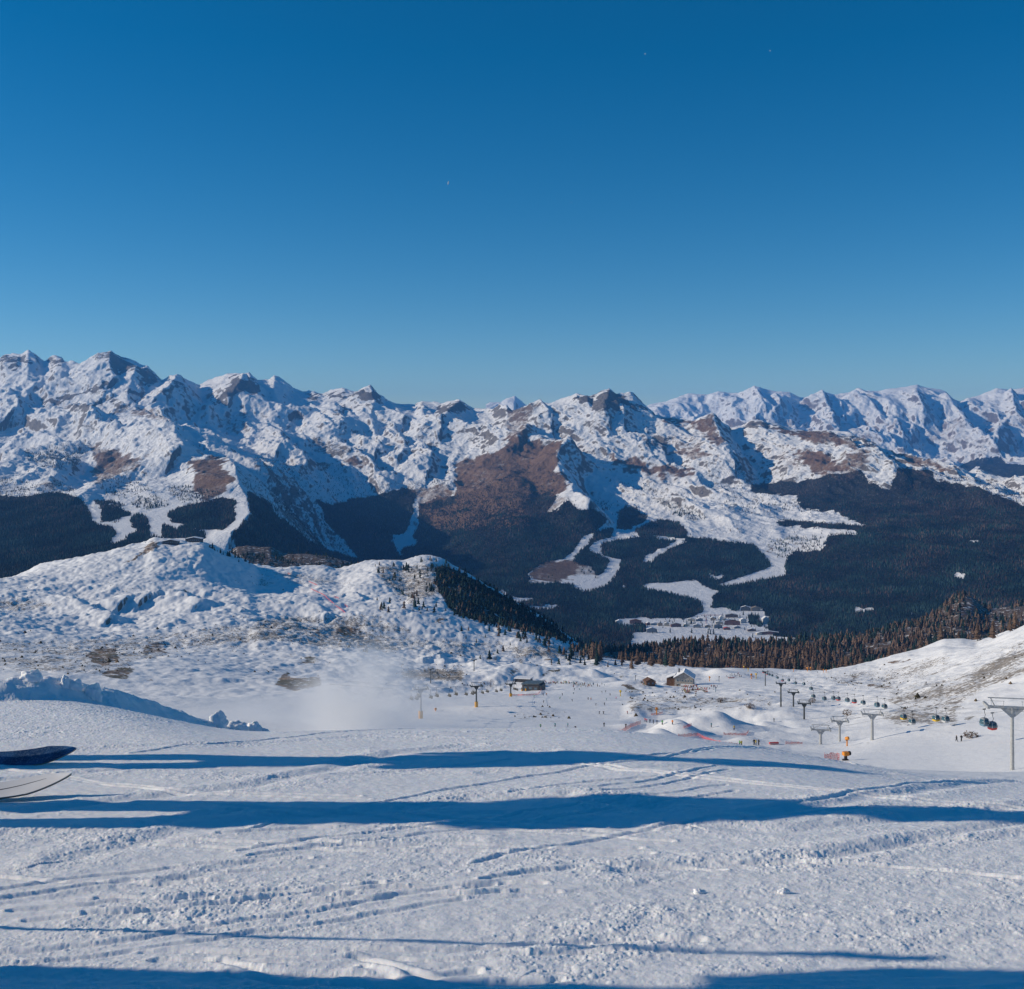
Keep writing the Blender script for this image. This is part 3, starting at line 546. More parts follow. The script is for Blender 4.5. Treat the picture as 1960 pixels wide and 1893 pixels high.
for reg, p in [('C', [(430, 800), (520, 840), (640, 955), (705, 1005), (765, 1005), (755, 1080), (700, 1105), (635, 1100), (690, 1040), (600, 965), (480, 872)]), ('C', [(745, 1112), (800, 1105), (785, 1165), (700, 1195), (645, 1215), (630, 1258), (665, 1298), (600, 1275), (550, 1240), (590, 1200), (680, 1168), (735, 1158)]),
               ('C', [(712, 1318), (780, 1318), (775, 1370), (742, 1440), (685, 1502), (560, 1550), (500, 1550), (560, 1470), (655, 1420)]), ('C', [(515, 1150), (590, 1132), (545, 1212), (455, 1284), (440, 1326), (360, 1322), (435, 1268)]), ('C', [(865, 1088), (990, 1033), (1005, 1047), (930, 1082), (872, 1114)]),
               ('C', [(1190, 1188), (1262, 1190), (1110, 1254), (1018, 1290), (1008, 1345), (945, 1345), (955, 1298), (1080, 1243)]), ('C', [(750, 905), (850, 870), (980, 880), (1130, 980), (1260, 1048), (1420, 1075), (1700, 1155), (1745, 1212), (1560, 1197), (1320, 1164), (1270, 1105), (1200, 1048), (1000, 1032), (900, 952), (810, 932)]),
               ('C', [(1740, 1195), (1830, 1225), (1905, 1330), (1965, 1335), (1965, 1435), (1560, 1515), (1470, 1505), (1780, 1402), (1875, 1370), (1785, 1268)]), ('C', [(930, 1500), (1000, 1490), (1320, 1478), (1330, 1510), (1310, 1600), (1180, 1580), (1010, 1530)]), ('c', [(1300, 360), (1420, 430), (1480, 445), (1400, 480), (1430, 560), (1420, 610), (1370, 610), (1360, 520), (1300, 470)]),
               ('A', [(575, 1115), (655, 1105), (735, 1290), (700, 1312), (635, 1205)]), ('A', [(870, 1155), (1050, 1225), (1180, 1205), (1250, 1140), (1110, 1078), (1170, 1055), (1320, 1180), (1210, 1230), (1180, 1285), (1310, 1330), (1260, 1352), (1165, 1310), (1158, 1400), (1210, 1412), (1085, 1402), (1078, 1280), (900, 1205)]),
               ('A', [(1695, 1050), (1772, 1110), (1795, 1250), (1648, 1390), (1690, 1475), (1560, 1425), (1480, 1368), (1600, 1358), (1690, 1280), (1695, 1140)]), ('A', [(865, 1268), (955, 1245), (905, 1328), (965, 1340), (845, 1405)])]:
    runs.poly(rp(reg, p), 1.0)
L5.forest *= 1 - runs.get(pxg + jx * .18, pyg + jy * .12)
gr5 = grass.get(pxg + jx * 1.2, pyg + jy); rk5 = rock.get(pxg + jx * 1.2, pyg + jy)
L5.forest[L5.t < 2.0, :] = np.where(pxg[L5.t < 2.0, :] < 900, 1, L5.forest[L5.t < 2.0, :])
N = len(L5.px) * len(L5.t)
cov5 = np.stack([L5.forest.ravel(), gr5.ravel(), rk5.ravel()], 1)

def mountain_mat(name, s, snow_col=(.87, .875, .89), grass_a=(.115, .066, .043), grass_b=(.225, .140, .090), rock_a=(.075, .07, .072), rock_b=(.25, .225, .21), slope0=.235, slope1=.36):
    """snow lying over grass and rock: steep and wind-blown ground is bare. s: metres of the main patch size"""
    t = NT(name); g = t.pos(); P = g.outputs['Position']
    c = t.nd('ShaderNodeSeparateColor'); t.l.new(t.attr('cover').outputs['Color'], c.inputs[0])
    fo, gr, rk = c.outputs[0], c.outputs[1], c.outputs[2]
    nz = t.nd('ShaderNodeSeparateXYZ'); t.l.new(g.outputs['Normal'], nz.inputs[0])
    slope = t.math('SUBTRACT', 1.0, nz.outputs[2])
    n1 = t.noise(P, 1.0 / s, 6, .68); n2 = t.noise(P, 4.5 / s, 5, .65); n3 = t.noise(P, .22 / s, 3, .55); n4 = t.noise(P, 1.9 / s, 5, .72)
    snow = t.mix(n2, tuple(k * .95 for k in snow_col) + (1,), snow_col + (1,))
    gcol = t.mix(t.ramp(n2, .3, .7), grass_a + (1,), grass_b + (1,))
    rcol = t.mix(t.ramp(n2, .3, .72), rock_a + (1,), rock_b + (1,))
    # grass shows where the cover says so, broken by snow patches
    gm = t.ramp(t.math('ADD', t.math('MULTIPLY', gr, .92), t.math('ADD', t.math('MULTIPLY', n1, .8), t.math('ADD', t.math('MULTIPLY', n4, .6), t.math('MULTIPLY', n3, .5)))), 1.20, 1.84)
    rm = t.ramp(t.math('ADD', t.math('MULTIPLY', rk, 1.05), t.math('ADD', t.math('ADD', t.math('MULTIPLY', n1, .8), t.math('MULTIPLY', n2, .55)), t.math('MULTIPLY', slope, .95))), 1.20, 1.42)
    sm = t.ramp(t.math('ADD', slope, t.math('ADD', t.math('MULTIPLY', n1, .32), t.math('MULTIPLY', n2, .22))), slope0 + .27, slope1 + .27)
    # small boulders and dwarf pine poking through
    sp = t.ramp(t.math('ADD', t.math('ADD', n4, t.math('MULTIPLY', slope, .35)), t.math('MULTIPLY', n3, .7)), 1.02, 1.18)
    col = t.mix(t.math('MULTIPLY', sp, .75), snow, rcol)
    col = t.mix(t.math('MAXIMUM', rm, sm), col, rcol)
    col = t.mix(gm, col, gcol)
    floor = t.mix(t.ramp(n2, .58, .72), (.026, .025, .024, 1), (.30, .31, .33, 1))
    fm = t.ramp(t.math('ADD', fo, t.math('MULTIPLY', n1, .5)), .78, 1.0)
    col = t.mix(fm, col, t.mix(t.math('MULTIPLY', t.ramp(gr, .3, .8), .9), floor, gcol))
    h = t.math('ADD', n1, t.math('MULTIPLY', n2, .4))
    t.surf(col, .75, t.bump(t.math('ADD', h, t.math('MULTIPLY', n4, .8)), .8, s * .2), Specular_IOR_Level=.15)
    return t.m
M_mount = mountain_mat('mountain_snow_and_rock', 52.0)
M_far = mountain_mat('far_mountain_snow', 150.0, slope0=.24, slope1=.36, rock_a=(.10, .085, .085), rock_b=(.26, .22, .21))
def sheet(name, P, mat, cov):
    co = np.stack([P.X.ravel(), P.Y.ravel(), P.Z.ravel()], 1)
    o = np_mesh(name, co, grid_quads(len(P.t), len(P.px)), mat, {'cover': cov})
    o['kind'] = 'structure'; return o
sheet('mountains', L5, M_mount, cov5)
pxg7 = L7.px[None, :] + 0 * L7.Y; pyg7 = L7.py()
low = Mask().poly(rp('E', [(1500, 650), (1620, 590), (1800, 580), (1830, 630), (1960, 640), (2500, 640), (2500, 1100), (900, 1100)]), 1.0)
low.poly(rp('E', [(1560, 700), (1620, 650), (1640, 660), (1580, 710)]), 0)
gr7 = Mask()
for p in [[(560, 330), (700, 340), (860, 420), (900, 500), (700, 420)], [(1180, 400), (1500, 300), (1560, 400), (1600, 460), (1300, 470), (1130, 520)], [(1040, 300), (1090, 420), (1000, 380)], [(1780, 520), (1960, 430), (1960, 520), (1850, 550)], [(120, 330), (400, 300), (420, 380), (200, 380)]]:
    gr7.poly(rp('E', p), .55)
cov7 = np.stack([low.get(pxg7, pyg7).ravel(), gr7.get(pxg7, pyg7).ravel() * .9, .15 * gr7.get(pxg7, pyg7).ravel()], 1)
sheet('far_mountains', L7, M_far, cov7)

# ---- cover of the ski bowl
g2 = Mask(); dark2 = Mask(); speck2 = Mask()
for reg, p, v in [
    ('a', [(880, 250), (1020, 150), (1090, 78), (1175, 95), (1130, 150), (1040, 190), (930, 245)], 1), ('a', [(1255, 315), (1290, 280), (1330, 265), (1320, 290)], .8), ('a', [(1440, 385), (1530, 345), (1500, 370)], .9), ('a', [(1500, 440), (1560, 425), (1540, 450)], .7),
    ('a', [(610, 900), (700, 840), (850, 830), (840, 900), (870, 940), (740, 1000), (650, 960)], 1), ('a', [(980, 910), (1060, 810), (1190, 810), (1200, 890), (1060, 915)], .9), ('a', [(700, 1050), (850, 985), (1000, 1000), (900, 1085), (820, 1085)], 1), ('a', [(140, 940), (240, 880), (200, 920)], .8), ('a', [(190, 985), (250, 960), (270, 1010), (210, 1020)], .6), ('a', [(1000, 1100), (1080, 1060), (1130, 1110)], .8), ('a', [(340, 750), (400, 730), (440, 745), (380, 765)], .8), ('a', [(90, 1040), (170, 1030), (170, 1070)], .5), ('a', [(1430, 970), (1540, 900), (1500, 950)], .5), ('a', [(1740, 1000), (1890, 920), (1800, 1010)], .6), ('a', [(300, 850), (500, 815), (480, 850), (330, 870)], .6), ('a', [(730, 790), (790, 765), (780, 790)], .8), ('a', [(1260, 790), (1420, 800), (1400, 825)], .6), ('a', [(1600, 820), (1700, 770), (1880, 780), (1740, 830)], .75), ('a', [(1850, 740), (1960, 720), (1960, 770), (1880, 765)], .8),
    ('b', [(0, 730), (220, 720), (220, 760), (60, 765)], .75), ('b', [(570, 745), (600, 698), (760, 705), (790, 720), (720, 755), (640, 778)], 1), ('b', [(340, 720), (440, 705), (505, 775), (430, 760)], .9), ('b', [(770, 745), (860, 708), (890, 748)], .95), ('b', [(190, 770), (330, 755), (360, 798)], .85), ('b', [(130, 710), (190, 672), (200, 705)], .7), ('b', [(400, 895), (500, 828), (515, 850), (440, 890)], .9), ('b', [(280, 985), (380, 898), (490, 940), (380, 970)], 1), ('b', [(100, 945), (270, 870), (290, 935), (240, 920)], .75), ('b', [(120, 1115), (240, 1000), (245, 1060), (470, 1058), (475, 1130), (300, 1165)], 1), ('b', [(0, 960), (60, 910), (20, 970)], .7), ('b', [(550, 950), (640, 910), (590, 950)], .6), ('b', [(1225, 665), (1330, 642), (1430, 670), (1300, 678)], .95), ('b', [(470, 390), (480, 350), (500, 380)], .7), ('b', [(880, 440), (930, 430), (900, 520), (1020, 540), (940, 520)], .6), ('b', [(900, 750), (960, 725), (930, 780)], .6), ('b', [(1040, 920), (1090, 935), (1040, 945)], .6),
    ('b', [(1340, 1050), (1420, 1020), (1400, 1070)], .8), ('b', [(1430, 1095), (1530, 1075), (1530, 1088), (1450, 1100)], 1), ('b', [(1790, 1010), (1860, 985), (1900, 1020), (1830, 1050)], .95), ('b', [(1220, 1150), (1290, 1140), (1280, 1160)], .8), ('b', [(1700, 960), (1740, 950), (1740, 970)], .6),
    ('c', [(185, 930), (330, 935), (280, 960), (220, 960)], 1), ('c', [(330, 935), (410, 945), (330, 975), (300, 965)], .8), ('c', [(170, 1055), (330, 988), (335, 1025), (220, 1062)], 1), ('c', [(770, 1122), (830, 1098), (965, 1168), (880, 1170), (820, 1150)], 1), ('c', [(715, 1085), (800, 1045), (825, 1060), (770, 1080)], .9), ('c', [(0, 995), (55, 1005), (10, 1045)], .9), ('c', [(750, 1125), (840, 1090), (850, 1100)], .9), ('c', [(870, 1240), (920, 1225), (930, 1235)], .7), ('c', [(870, 1300), (1000, 1270), (1160, 1290), (1370, 1320), (1280, 1310), (1080, 1295)], .75), ('c', [(1560, 1320), (1600, 1300), (1600, 1320)], .7), ('c', [(1170, 1180), (1230, 1175), (1220, 1195)], .6), ('c', [(1490, 1240), (1505, 1225), (1500, 1245)], .8),
    ('e', [(700, 960), (720, 900), (780, 860), (780, 900), (740, 960)], .85), ('e', [(580, 960), (640, 950), (600, 970)], .7), ('e', [(820, 980), (850, 940), (950, 960), (1060, 980), (1020, 1010), (920, 1000)], .9), ('e', [(970, 815), (1000, 780), (1100, 770), (1200, 760), (1130, 800), (1050, 815)], .95), ('e', [(1170, 1010), (1200, 965), (1220, 990)], .7), ('e', [(1080, 950), (1120, 930), (1110, 955)], .8), ('e', [(660, 1170), (700, 1150), (710, 1180)], .9), ('e', [(800, 1400), (830, 1370), (880, 1355), (850, 1390)], .9), ('e', [(550, 1350), (600, 1330), (610, 1360), (560, 1365)], .8), ('e', [(690, 1290), (760, 1340), (740, 1340)], .8), ('e', [(1540, 1340), (1600, 1335), (1580, 1350)], .8), ('e', [(1500, 1210), (1600, 1170), (1640, 1180), (1560, 1240)], .8), ('e', [(210, 1185), (270, 1170), (260, 1185)], .8), ('e', [(540, 1065), (580, 1070), (560, 1078)], .8), ('e', [(750, 1095), (830, 1100), (790, 1106)], .7)]:
    g2.poly(rp(reg, p), v)
for reg, p, v in [
    ('e', [(560, 880), (1000, 830), (1400, 720), (1500, 780), (1400, 1000), (1300, 1130), (1000, 1130), (900, 1020), (560, 980)], .45), ('e', [(1000, 1060), (1300, 980), (1960, 660), (2500, 500), (2500, 720), (1960, 900), (1700, 1000), (1500, 1130), (1480, 1250), (1100, 1200)], .58), ('e', [(1300, 860), (1960, 590), (1960, 700), (1400, 980)], .40), ('e', [(900, 1160), (1500, 1120), (1500, 1260), (1000, 1260)], .55), ('e', [(1600, 870), (1960, 680), (2300, 560), (2300, 600), (1960, 740), (1620, 960)], .72),
    ('a', [(-400, 520), (200, 480), (520, 560), (200, 600), (-400, 600)], 0.59), ('a', [(700, 380), (1300, 420), (1000, 470), (600, 420)], 0.41), ('a', [(-400, 780), (600, 780), (1960, 640), (1960, 860), (1300, 900), (700, 1060), (-400, 1000)], 0.49), ('b', [(0, 620), (900, 600), (1200, 760), (1000, 900), (0, 820)], 0.59), ('b', [(900, 740), (1800, 800), (1960, 900), (1400, 920), (1000, 860)], 0.52), ('b', [(1000, 1000), (1500, 980), (1500, 1110), (1050, 1100)], 0.70), ('b', [(840, 250), (1400, 230), (1500, 420), (1100, 560), (880, 380)], 0.59), ('b', [(0, 300), (500, 300), (800, 420), (300, 420), (0, 420)], 0.46), ('c', [(0, 820), (700, 820), (760, 940), (0, 960)], 0.59), ('c', [(700, 900), (1300, 920), (1100, 1000), (760, 980)], 0.41), ('c', [(820, 1150), (1500, 1180), (1900, 1200), (1900, 1320), (820, 1330)], 0.45), ('c', [(0, 1250), (500, 1280), (400, 1400), (0, 1400)], 0.35)]:
    speck2.poly(rp(reg, p), v)
speck2.blur(9); g2.blur(3)
spur_poly = rp('b', [(830, 270), (900, 255), (1060, 275), (1130, 245), (1220, 218), (1320, 232), (1480, 300), (1700, 430), (1960, 580), (1960, 745), (1700, 720), (1500, 700), (1420, 640), (1130, 640), (1090, 560), (1050, 470), (930, 380)])
spur_dense = rp('b', [(1290, 300), (1340, 260), (1480, 310), (1700, 435), (1960, 585), (1960, 750), (1600, 715), (1480, 690), (1430, 640), (1350, 520), (1290, 400)])
back_dense = rp('b', [(-560, 140), (0, 190), (180, 210), (420, 200), (500, 185), (650, 230), (760, 262), (600, 295), (440, 262), (0, 265)])
dark2.poly(spur_dense, 1.0).poly(rp('c', [(-40, 505), (100, 585), (300, 695), (400, 800), (200, 790), (-40, 750)]), 1.0)
for m in (g2, speck2, dark2): m.edge_extend()
pxg2 = L2.px[None, :] + 0 * L2.Y; pyg2 = L2.py()
jx, jy = jitter(L2, 10, 26, 401)
near = np.clip(L2.Y / 900, .25, 1)
wood = np.maximum(dark2.get(pxg2, pyg2) * (L2.Y > 1450), ((L2.Y > 1330) & (pxg2 > 1110) | (L2.Y > 2150)) * .9)
cov2 = np.stack([wood.ravel(), g2.get(pxg2 + jx * near, pyg2 + jy * .7 * near).ravel(), speck2.get(pxg2, pyg2).ravel()], 1)

def bowl_mat():
    t = NT('ski_slope_snow'); g = t.pos(); P = g.outputs['Position']
    c = t.nd('ShaderNodeSeparateColor'); t.l.new(t.attr('cover').outputs['Color'], c.inputs[0])
    wd, gr, sp = c.outputs[0], c.outputs[1], c.outputs[2]
    nz = t.nd('ShaderNodeSeparateXYZ'); t.l.new(g.outputs['Normal'], nz.inputs[0])
    slope = t.math('SUBTRACT', 1.0, nz.outputs[2])
    n1 = t.noise(P, .11, 5, .65); n2 = t.noise(P, .55, 5, .62); n3 = t.noise(P, .02, 3, .5); n4 = t.noise(P, 2.2, 3, .6)
    snow = t.mix(n1, (.85, .855, .87, 1), (.90, .905, .915, 1))
    gcol = t.mix(t.ramp(n2, .35, .65), (.15, .105, .078, 1), (.29, .21, .15, 1))
    gcol = t.mix(t.ramp(n3, .50, .62), gcol, t.mix(n2, (.07, .065, .035, 1), (.2, .16, .10, 1)))
    n5 = t.noise(P, .26, 5, .7)
    gm = t.ramp(t.math('ADD', t.math('MULTIPLY', gr, .66), t.math('ADD', t.math('MULTIPLY', n5, .95), t.math('ADD', t.math('MULTIPLY', n2, .4), t.math('MULTIPLY', n1, .5)))), 1.40, 1.56)
    tuft = t.ramp(t.math('ADD', t.math('MULTIPLY', sp, .55), t.math('ADD', t.math('MULTIPLY', n2, .75), t.math('ADD', t.math('MULTIPLY', n1, .45), t.math('MULTIPLY', n3, .35)))), 1.03, 1.15)
    tcol = t.mix(n4, (.10, .078, .05, 1), (.26, .195, .135, 1))
    stone = t.ramp(t.math('ADD', slope, t.math('MULTIPLY', n2, .35)), .42, .56)
    col = t.mix(t.math('MULTIPLY', tuft, .85), snow, tcol)
    col = t.mix(stone, col, t.mix(n2, (.09, .08, .07, 1), (.26, .23, .20, 1)))
    col = t.mix(gm, col, gcol)
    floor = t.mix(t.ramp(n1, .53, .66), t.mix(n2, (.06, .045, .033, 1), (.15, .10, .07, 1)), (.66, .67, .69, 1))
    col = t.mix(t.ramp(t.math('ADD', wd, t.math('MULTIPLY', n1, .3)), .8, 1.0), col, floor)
    h = t.math('ADD', t.math('MULTIPLY', n1, 1.2), t.math('ADD', t.math('MULTIPLY', n2, .5), t.math('MULTIPLY', tuft, .3)))
    t.surf(col, .7, t.bump(h, .35, .9), Specular_IOR_Level=.2)
    return t.m
M_bowl = bowl_mat()
sheet('ski_slope', L2, M_bowl, cov2)
# ------------------------------------------------------------------ the air
t = NT('haze_air')
v = t.nd('ShaderNodeVolumePrincipled'); v.inputs['Color'].default_value = (.13, .42, .95, 1)
v.inputs['Density'].default_value = 2.5e-5; v.inputs['Anisotropy'].default_value = .1
t.l.new(v.outputs[0], t.out.inputs['Volume'])
hz = MB().box((0, 11000, -80), (44000, 34000, 2260)).build('haze', t.m); hz['kind'] = 'stuff'
# ------------------------------------------------------------------ trees
def sample_patch(P, dens, seed, n_max=400000):
    """random points on a sheet; dens: trees per square metre of plan area, per vertex"""
    rng = np.random.default_rng(seed)
    X, Y, Z = P.X, P.Y, P.Z
    ar = np.abs((X[:-1, 1:] - X[:-1, :-1]) * (Y[1:, :-1] - Y[:-1, :-1]))
    d = (dens[:-1, :-1] + dens[1:, 1:]) * .5
    n = rng.poisson(np.clip(ar * d, 0, 50)).ravel()
    idx = np.repeat(np.arange(n.size), n)
    r, c = np.divmod(idx, X.shape[1] - 1)
    a, b = rng.random(len(idx)), rng.random(len(idx))
    def bl(V): return (V[r, c] * (1 - a) + V[r, c + 1] * a) * (1 - b) + (V[r + 1, c] * (1 - a) + V[r + 1, c + 1] * a) * b
    return np.stack([bl(X), bl(Y), bl(Z)], 1), rng
def cone_tree(rng, tiers, n, wid):
    """jagged conifer of unit height: a stack of ragged skirts"""
    v = []; f = []
    for k in range(tiers):
        z0 = .10 + .86 * k / tiers; z1 = min(1.0, z0 + (1.25 if tiers > 1 else 1.0) * .9 / tiers) if k < tiers - 1 else 1.0
        r = wid * (1 - .8 * k / tiers) * (1.0 if k else .95); b = len(v)
        for q in range(n):
            an = 2 * math.pi * (q + rng.uniform(-.25, .25)) / n; rr = r * rng.uniform(.6, 1.15)
            v.append((rr * math.cos(an), rr * math.sin(an), z0 + rng.uniform(-.04, .02)))
        v.append((rng.uniform(-.02, .02), rng.uniform(-.02, .02), z1))
        for q in range(n): f.append((b + q, b + (q + 1) % n, b + n))
    return np.array(v), np.array(f)
def woods(name, pts, hts, cols, mat, tiers, n, wid, rng, label):
    """one mesh holding every conifer of a wood too far off to count"""
    T = [cone_tree(rng, tiers, n, wid) for _ in range(12)]
    k = rng.integers(0, 12, len(pts)); VV = []; FF = []; CC = []; base = 0
    an = rng.random(len(pts)) * 6.283
    for j in range(12):
        s = np.where(k == j)[0]
        if not len(s): continue
        tv, tf = T[j]
        ca, sa = np.cos(an[s])[:, None], np.sin(an[s])[:, None]; h = hts[s][:, None]
        x = (tv[None, :, 0] * ca - tv[None, :, 1] * sa) * h + pts[s][:, 0:1]
        y = (tv[None, :, 0] * sa + tv[None, :, 1] * ca) * h + pts[s][:, 1:2]
        z = tv[None, :, 2] * h + pts[s][:, 2:3] - .02 * h
        VV.append(np.stack([x, y, z], -1).reshape(-1, 3))
        FF.append((tf[None] + (np.arange(len(s)) * len(tv))[:, None, None] + base).reshape(-1, 3)); base += len(s) * len(tv)
        CC.append(np.repeat(cols[s], len(tv), 0))
    o = np_mesh(name, np.concatenate(VV), None, mat, {'cover': np.concatenate(CC)}, smooth=False, tris=np.concatenate(FF))
    o['kind'] = 'stuff'; o['label'] = label
    return o
def foliage_mat(name):
    t = NT(name); g = t.pos(); a = t.attr('cover')
    n = t.noise(g.outputs['Position'], .8, 3, .6)
    c = t.mix(1.0, a.outputs['Color'], a.outputs['Color'])
    m = t.nd('ShaderNodeMix', data_type='RGBA', blend_type='MULTIPLY'); m.inputs[0].default_value = 1.0
    t.l.new(a.outputs['Color'], m.inputs[6]); t.l.new(t.mix(n, (.6, .6, .6, 1), (1.35, 1.35, 1.35, 1)), m.inputs[7])
    t.surf(m.outputs[2], .85, Specular_IOR_Level=.1)
    return t.m
M_fol = foliage_mat('conifer_foliage')
SPRUCE, LARCH = np.array([.018, .037, .034]), np.array([.130, .088, .066])
FAR_LARCH = np.array([.070, .050, .041])
def tree_cols(n, fr, rng, larch=None):
    """fr: share of bare brown larch"""
    l = (rng.random(n) < fr)[:, None]; k = rng.uniform(.45, 1.6, n)[:, None]
    return np.where(l, (LARCH if larch is None else larch) * k, SPRUCE * k)
# --- the far woods across the valley
dens5 = L5.forest * .0145 * (L5.t[:, None] < 7.4)
dens5 *= np.where(L5.forest > .9, 1.0, .75) * sstep(-.55, .1, fbm(L5.X / 60, L5.Y / 60, 3, 501) + (L5.forest - .3))
dens5 *= sstep(-.80, -.38, fbm(L5.X / 85, L5.Y / 120, 4, 505)) * np.clip(L5.forest, 0, 1) ** .6
russet = Mask().poly(rp('B', [(1150, 1100), (1420, 980), (1960, 700), (1960, 1150), (1500, 1330), (1250, 1330)]), 1.0).poly(rp('C', [(-40, 640), (240, 640), (330, 700), (340, 860), (250, 930), (-40, 1000)]), 1.0).blur(16)
dens5 *= 1 - .62 * russet.get(pxg, pyg)
P, rng = sample_patch(L5, dens5, 21)
pxs = P[:, 0] / P[:, 1] * F + CX; pys = HY - P[:, 2] / P[:, 1] * F
up = sstep(1090, 940, pys)
fr = np.clip(.08 + .22 * up * (pxs > 900) + .2 * up + .10 * (pxs > 1650) * (pys < 1110) + .75 * fbm(P[:, 0] / 260, P[:, 1] / 380, 4, 77), .02, .85)
hts = rng.uniform(9, 17, len(P)) * np.where(pys < 960, .75, 1.0)
clump = np.clip(1 + 1.5 * fbm(P[:, 0] / 170, P[:, 1] / 260, 4, 78), .35, 2.3)[:, None]
FARW = (P, hts * (.8 + .3 * clump[:, 0]), tree_cols(len(P), fr, rng, FAR_LARCH) * clump, pxs, pys)
print('far trees', len(P))
# --- the larch wood behind the plateau and on the wooded hill
X_, Y_ = L2.X, L2.Y; d = np.zeros_like(L2.X); px2 = L2.px[None, :] + 0 * L2.X
beh = (L2.t[:, None] > 6.12) & (px2 > 1000); d[beh] = (.0075 * np.where(px2 > 1640, 1.25, 1))[beh] * sstep(-.45, .0, fbm(X_ / 60, Y_ / 80, 3, 611))[beh]
edge = (L2.t[:, None] > 5.85) & (L2.t[:, None] <= 6.12) & (px2 > 1050) & (px2 < 1300); d[edge] = .0016
py2 = L2.py()
clear = Mask()
for p in [[(1530, 335), (1640, 340), (1660, 400), (1640, 430), (1560, 470), (1530, 480), (1440, 530), (1370, 520), (1380, 500), (1480, 470), (1540, 430)], [(660, 625), (720, 590), (900, 560), (960, 540), (950, 580), (820, 605)], [(360, 650), (500, 650), (500, 690), (380, 690)], [(1700, 400), (1800, 390), (1960, 400), (2300, 420), (2300, 600), (1960, 520), (1740, 460)], [(1240, 580), (1300, 590), (1290, 610)], [(1690, 500), (1780, 500), (1780, 610), (1700, 600)]]:
    clear.poly(rp('e', p), 1)
for p in [[(0, 870), (100, 800), (200, 830), (160, 900), (0, 960)], [(260, 840), (420, 830), (410, 880), (280, 880)], [(500, 850), (600, 800), (700, 800), (690, 880), (560, 880)], [(640, 900), (1150, 930), (1150, 960), (650, 960)]]:
    clear.poly(rp('c', p), 1)
clear.edge_extend(); clear.blur(2)
d *= 1 - .96 * clear.get(px2, py2)
spm = Mask().poly(spur_dense, 1.0).poly(rp('c', [(-40, 505), (100, 585), (300, 695), (400, 800), (200, 790), (-40, 750)]), 1.0)
sps = Mask().poly(spur_poly, 1.0); bkd = Mask().poly(back_dense, 1.0)
d = np.maximum(d, spm.get(px2, py2) * .026 * (L2.Y > 1400)); d = np.maximum(d, sps.get(px2, py2) * .0055 * (L2.Y > 1300) * sstep(-.25, .25, fbm(L2.X / 45, L2.Y / 60, 3, 603)))
d = np.maximum(d, bkd.get(px2, py2) * .006 * (L2.Y > 1900) * sstep(-.2, .2, fbm(L2.X / 50, L2.Y / 60, 3, 607)))
for reg, p, k in [('b', [(1100, 680), (1400, 760), (1700, 900), (1960, 940), (1960, 730), (1700, 720), (1480, 720), (1300, 700)], .0016), ('b', [(1500, 760), (1640, 780), (1660, 850), (1560, 830)], .006), ('b', [(1850, 740), (1960, 730), (1960, 830), (1850, 830)], .008), ('b', [(1550, 880), (1720, 900), (1880, 930), (1700, 950), (1560, 930)], .004), ('a', [(1480, 125), (1700, 180), (1960, 190), (1960, 262), (1700, 240)], .006), ('b', [(0, 190), (300, 200), (480, 262), (0, 268)], .004), ('b', [(840, 500), (1060, 560), (1060, 640), (850, 640)], .0012), ('c', [(310, 870), (640, 880), (640, 960), (330, 930)], .009), ('c', [(180, 830), (270, 830), (270, 890), (180, 890)], .006)]:
    d = np.maximum(d, Mask().poly(rp(reg, p), 1).get(px2, py2) * k * (L2.Y > 700))
P2, rng2 = sample_patch(L2, d, 22)
px_, py_ = P2[:, 0] / P2[:, 1] * F + CX, HY - P2[:, 2] / P2[:, 1] * F
fr2 = np.where(px_ > 1150, np.clip(.55 + .35 * (P2[:, 1] < 1800) + .6 * fbm(P2[:, 0] / 120, P2[:, 1] / 160, 3, 99), .05, .97), np.where(px_ < 1130, np.where(py_ > 1200, .35, .12), .5))
h2 = (5 + 16 * rng2.random(len(P2)) ** 1.3) * np.where(px_ > 1640, .8, 1) * np.where(px_ < 1130, .52, 1.0)
c2 = tree_cols(len(P2), fr2, rng2)
keep = (px_ > -140) & (px_ < 2100)
P2, h2, c2, px_, py_ = P2[keep], h2[keep], c2[keep], px_[keep], py_[keep]
print('near trees', len(P2))
woods('far_forest', FARW[0], FARW[1], FARW[2], M_fol, 1, 5, .20, rng, 'dark conifer forest covering the far side of the valley')
# how large each looks from here, and how much stands in front of it
vis = np.zeros(len(P2), bool); PY2 = L2.py()
for i in range(len(P2)):
    c = int(np.clip(round((px_[i] - L2.px[0]) / (L2.px[1] - L2.px[0])), 0, len(L2.px) - 1)); f_ = L2.Y[:, c] < P2[i, 1] - 6
    top = HY - (P2[i, 2] + h2[i] * .5) / P2[i, 1] * F
    vis[i] = top < PY2[f_, c].min() if f_.any() else True
seen_size = np.where(vis & (px_ > -10) & (px_ < 1970), h2 / P2[:, 1], 0)
BIG = np.argsort(-seen_size)[:290]
rest = np.ones(len(P2), bool); rest[BIG] = False
woods('larch_wood', P2[rest], h2[rest], c2[rest], M_fol, 3, 7, .32, rng2, 'brown larch and dark spruce wood beyond the ski slope')
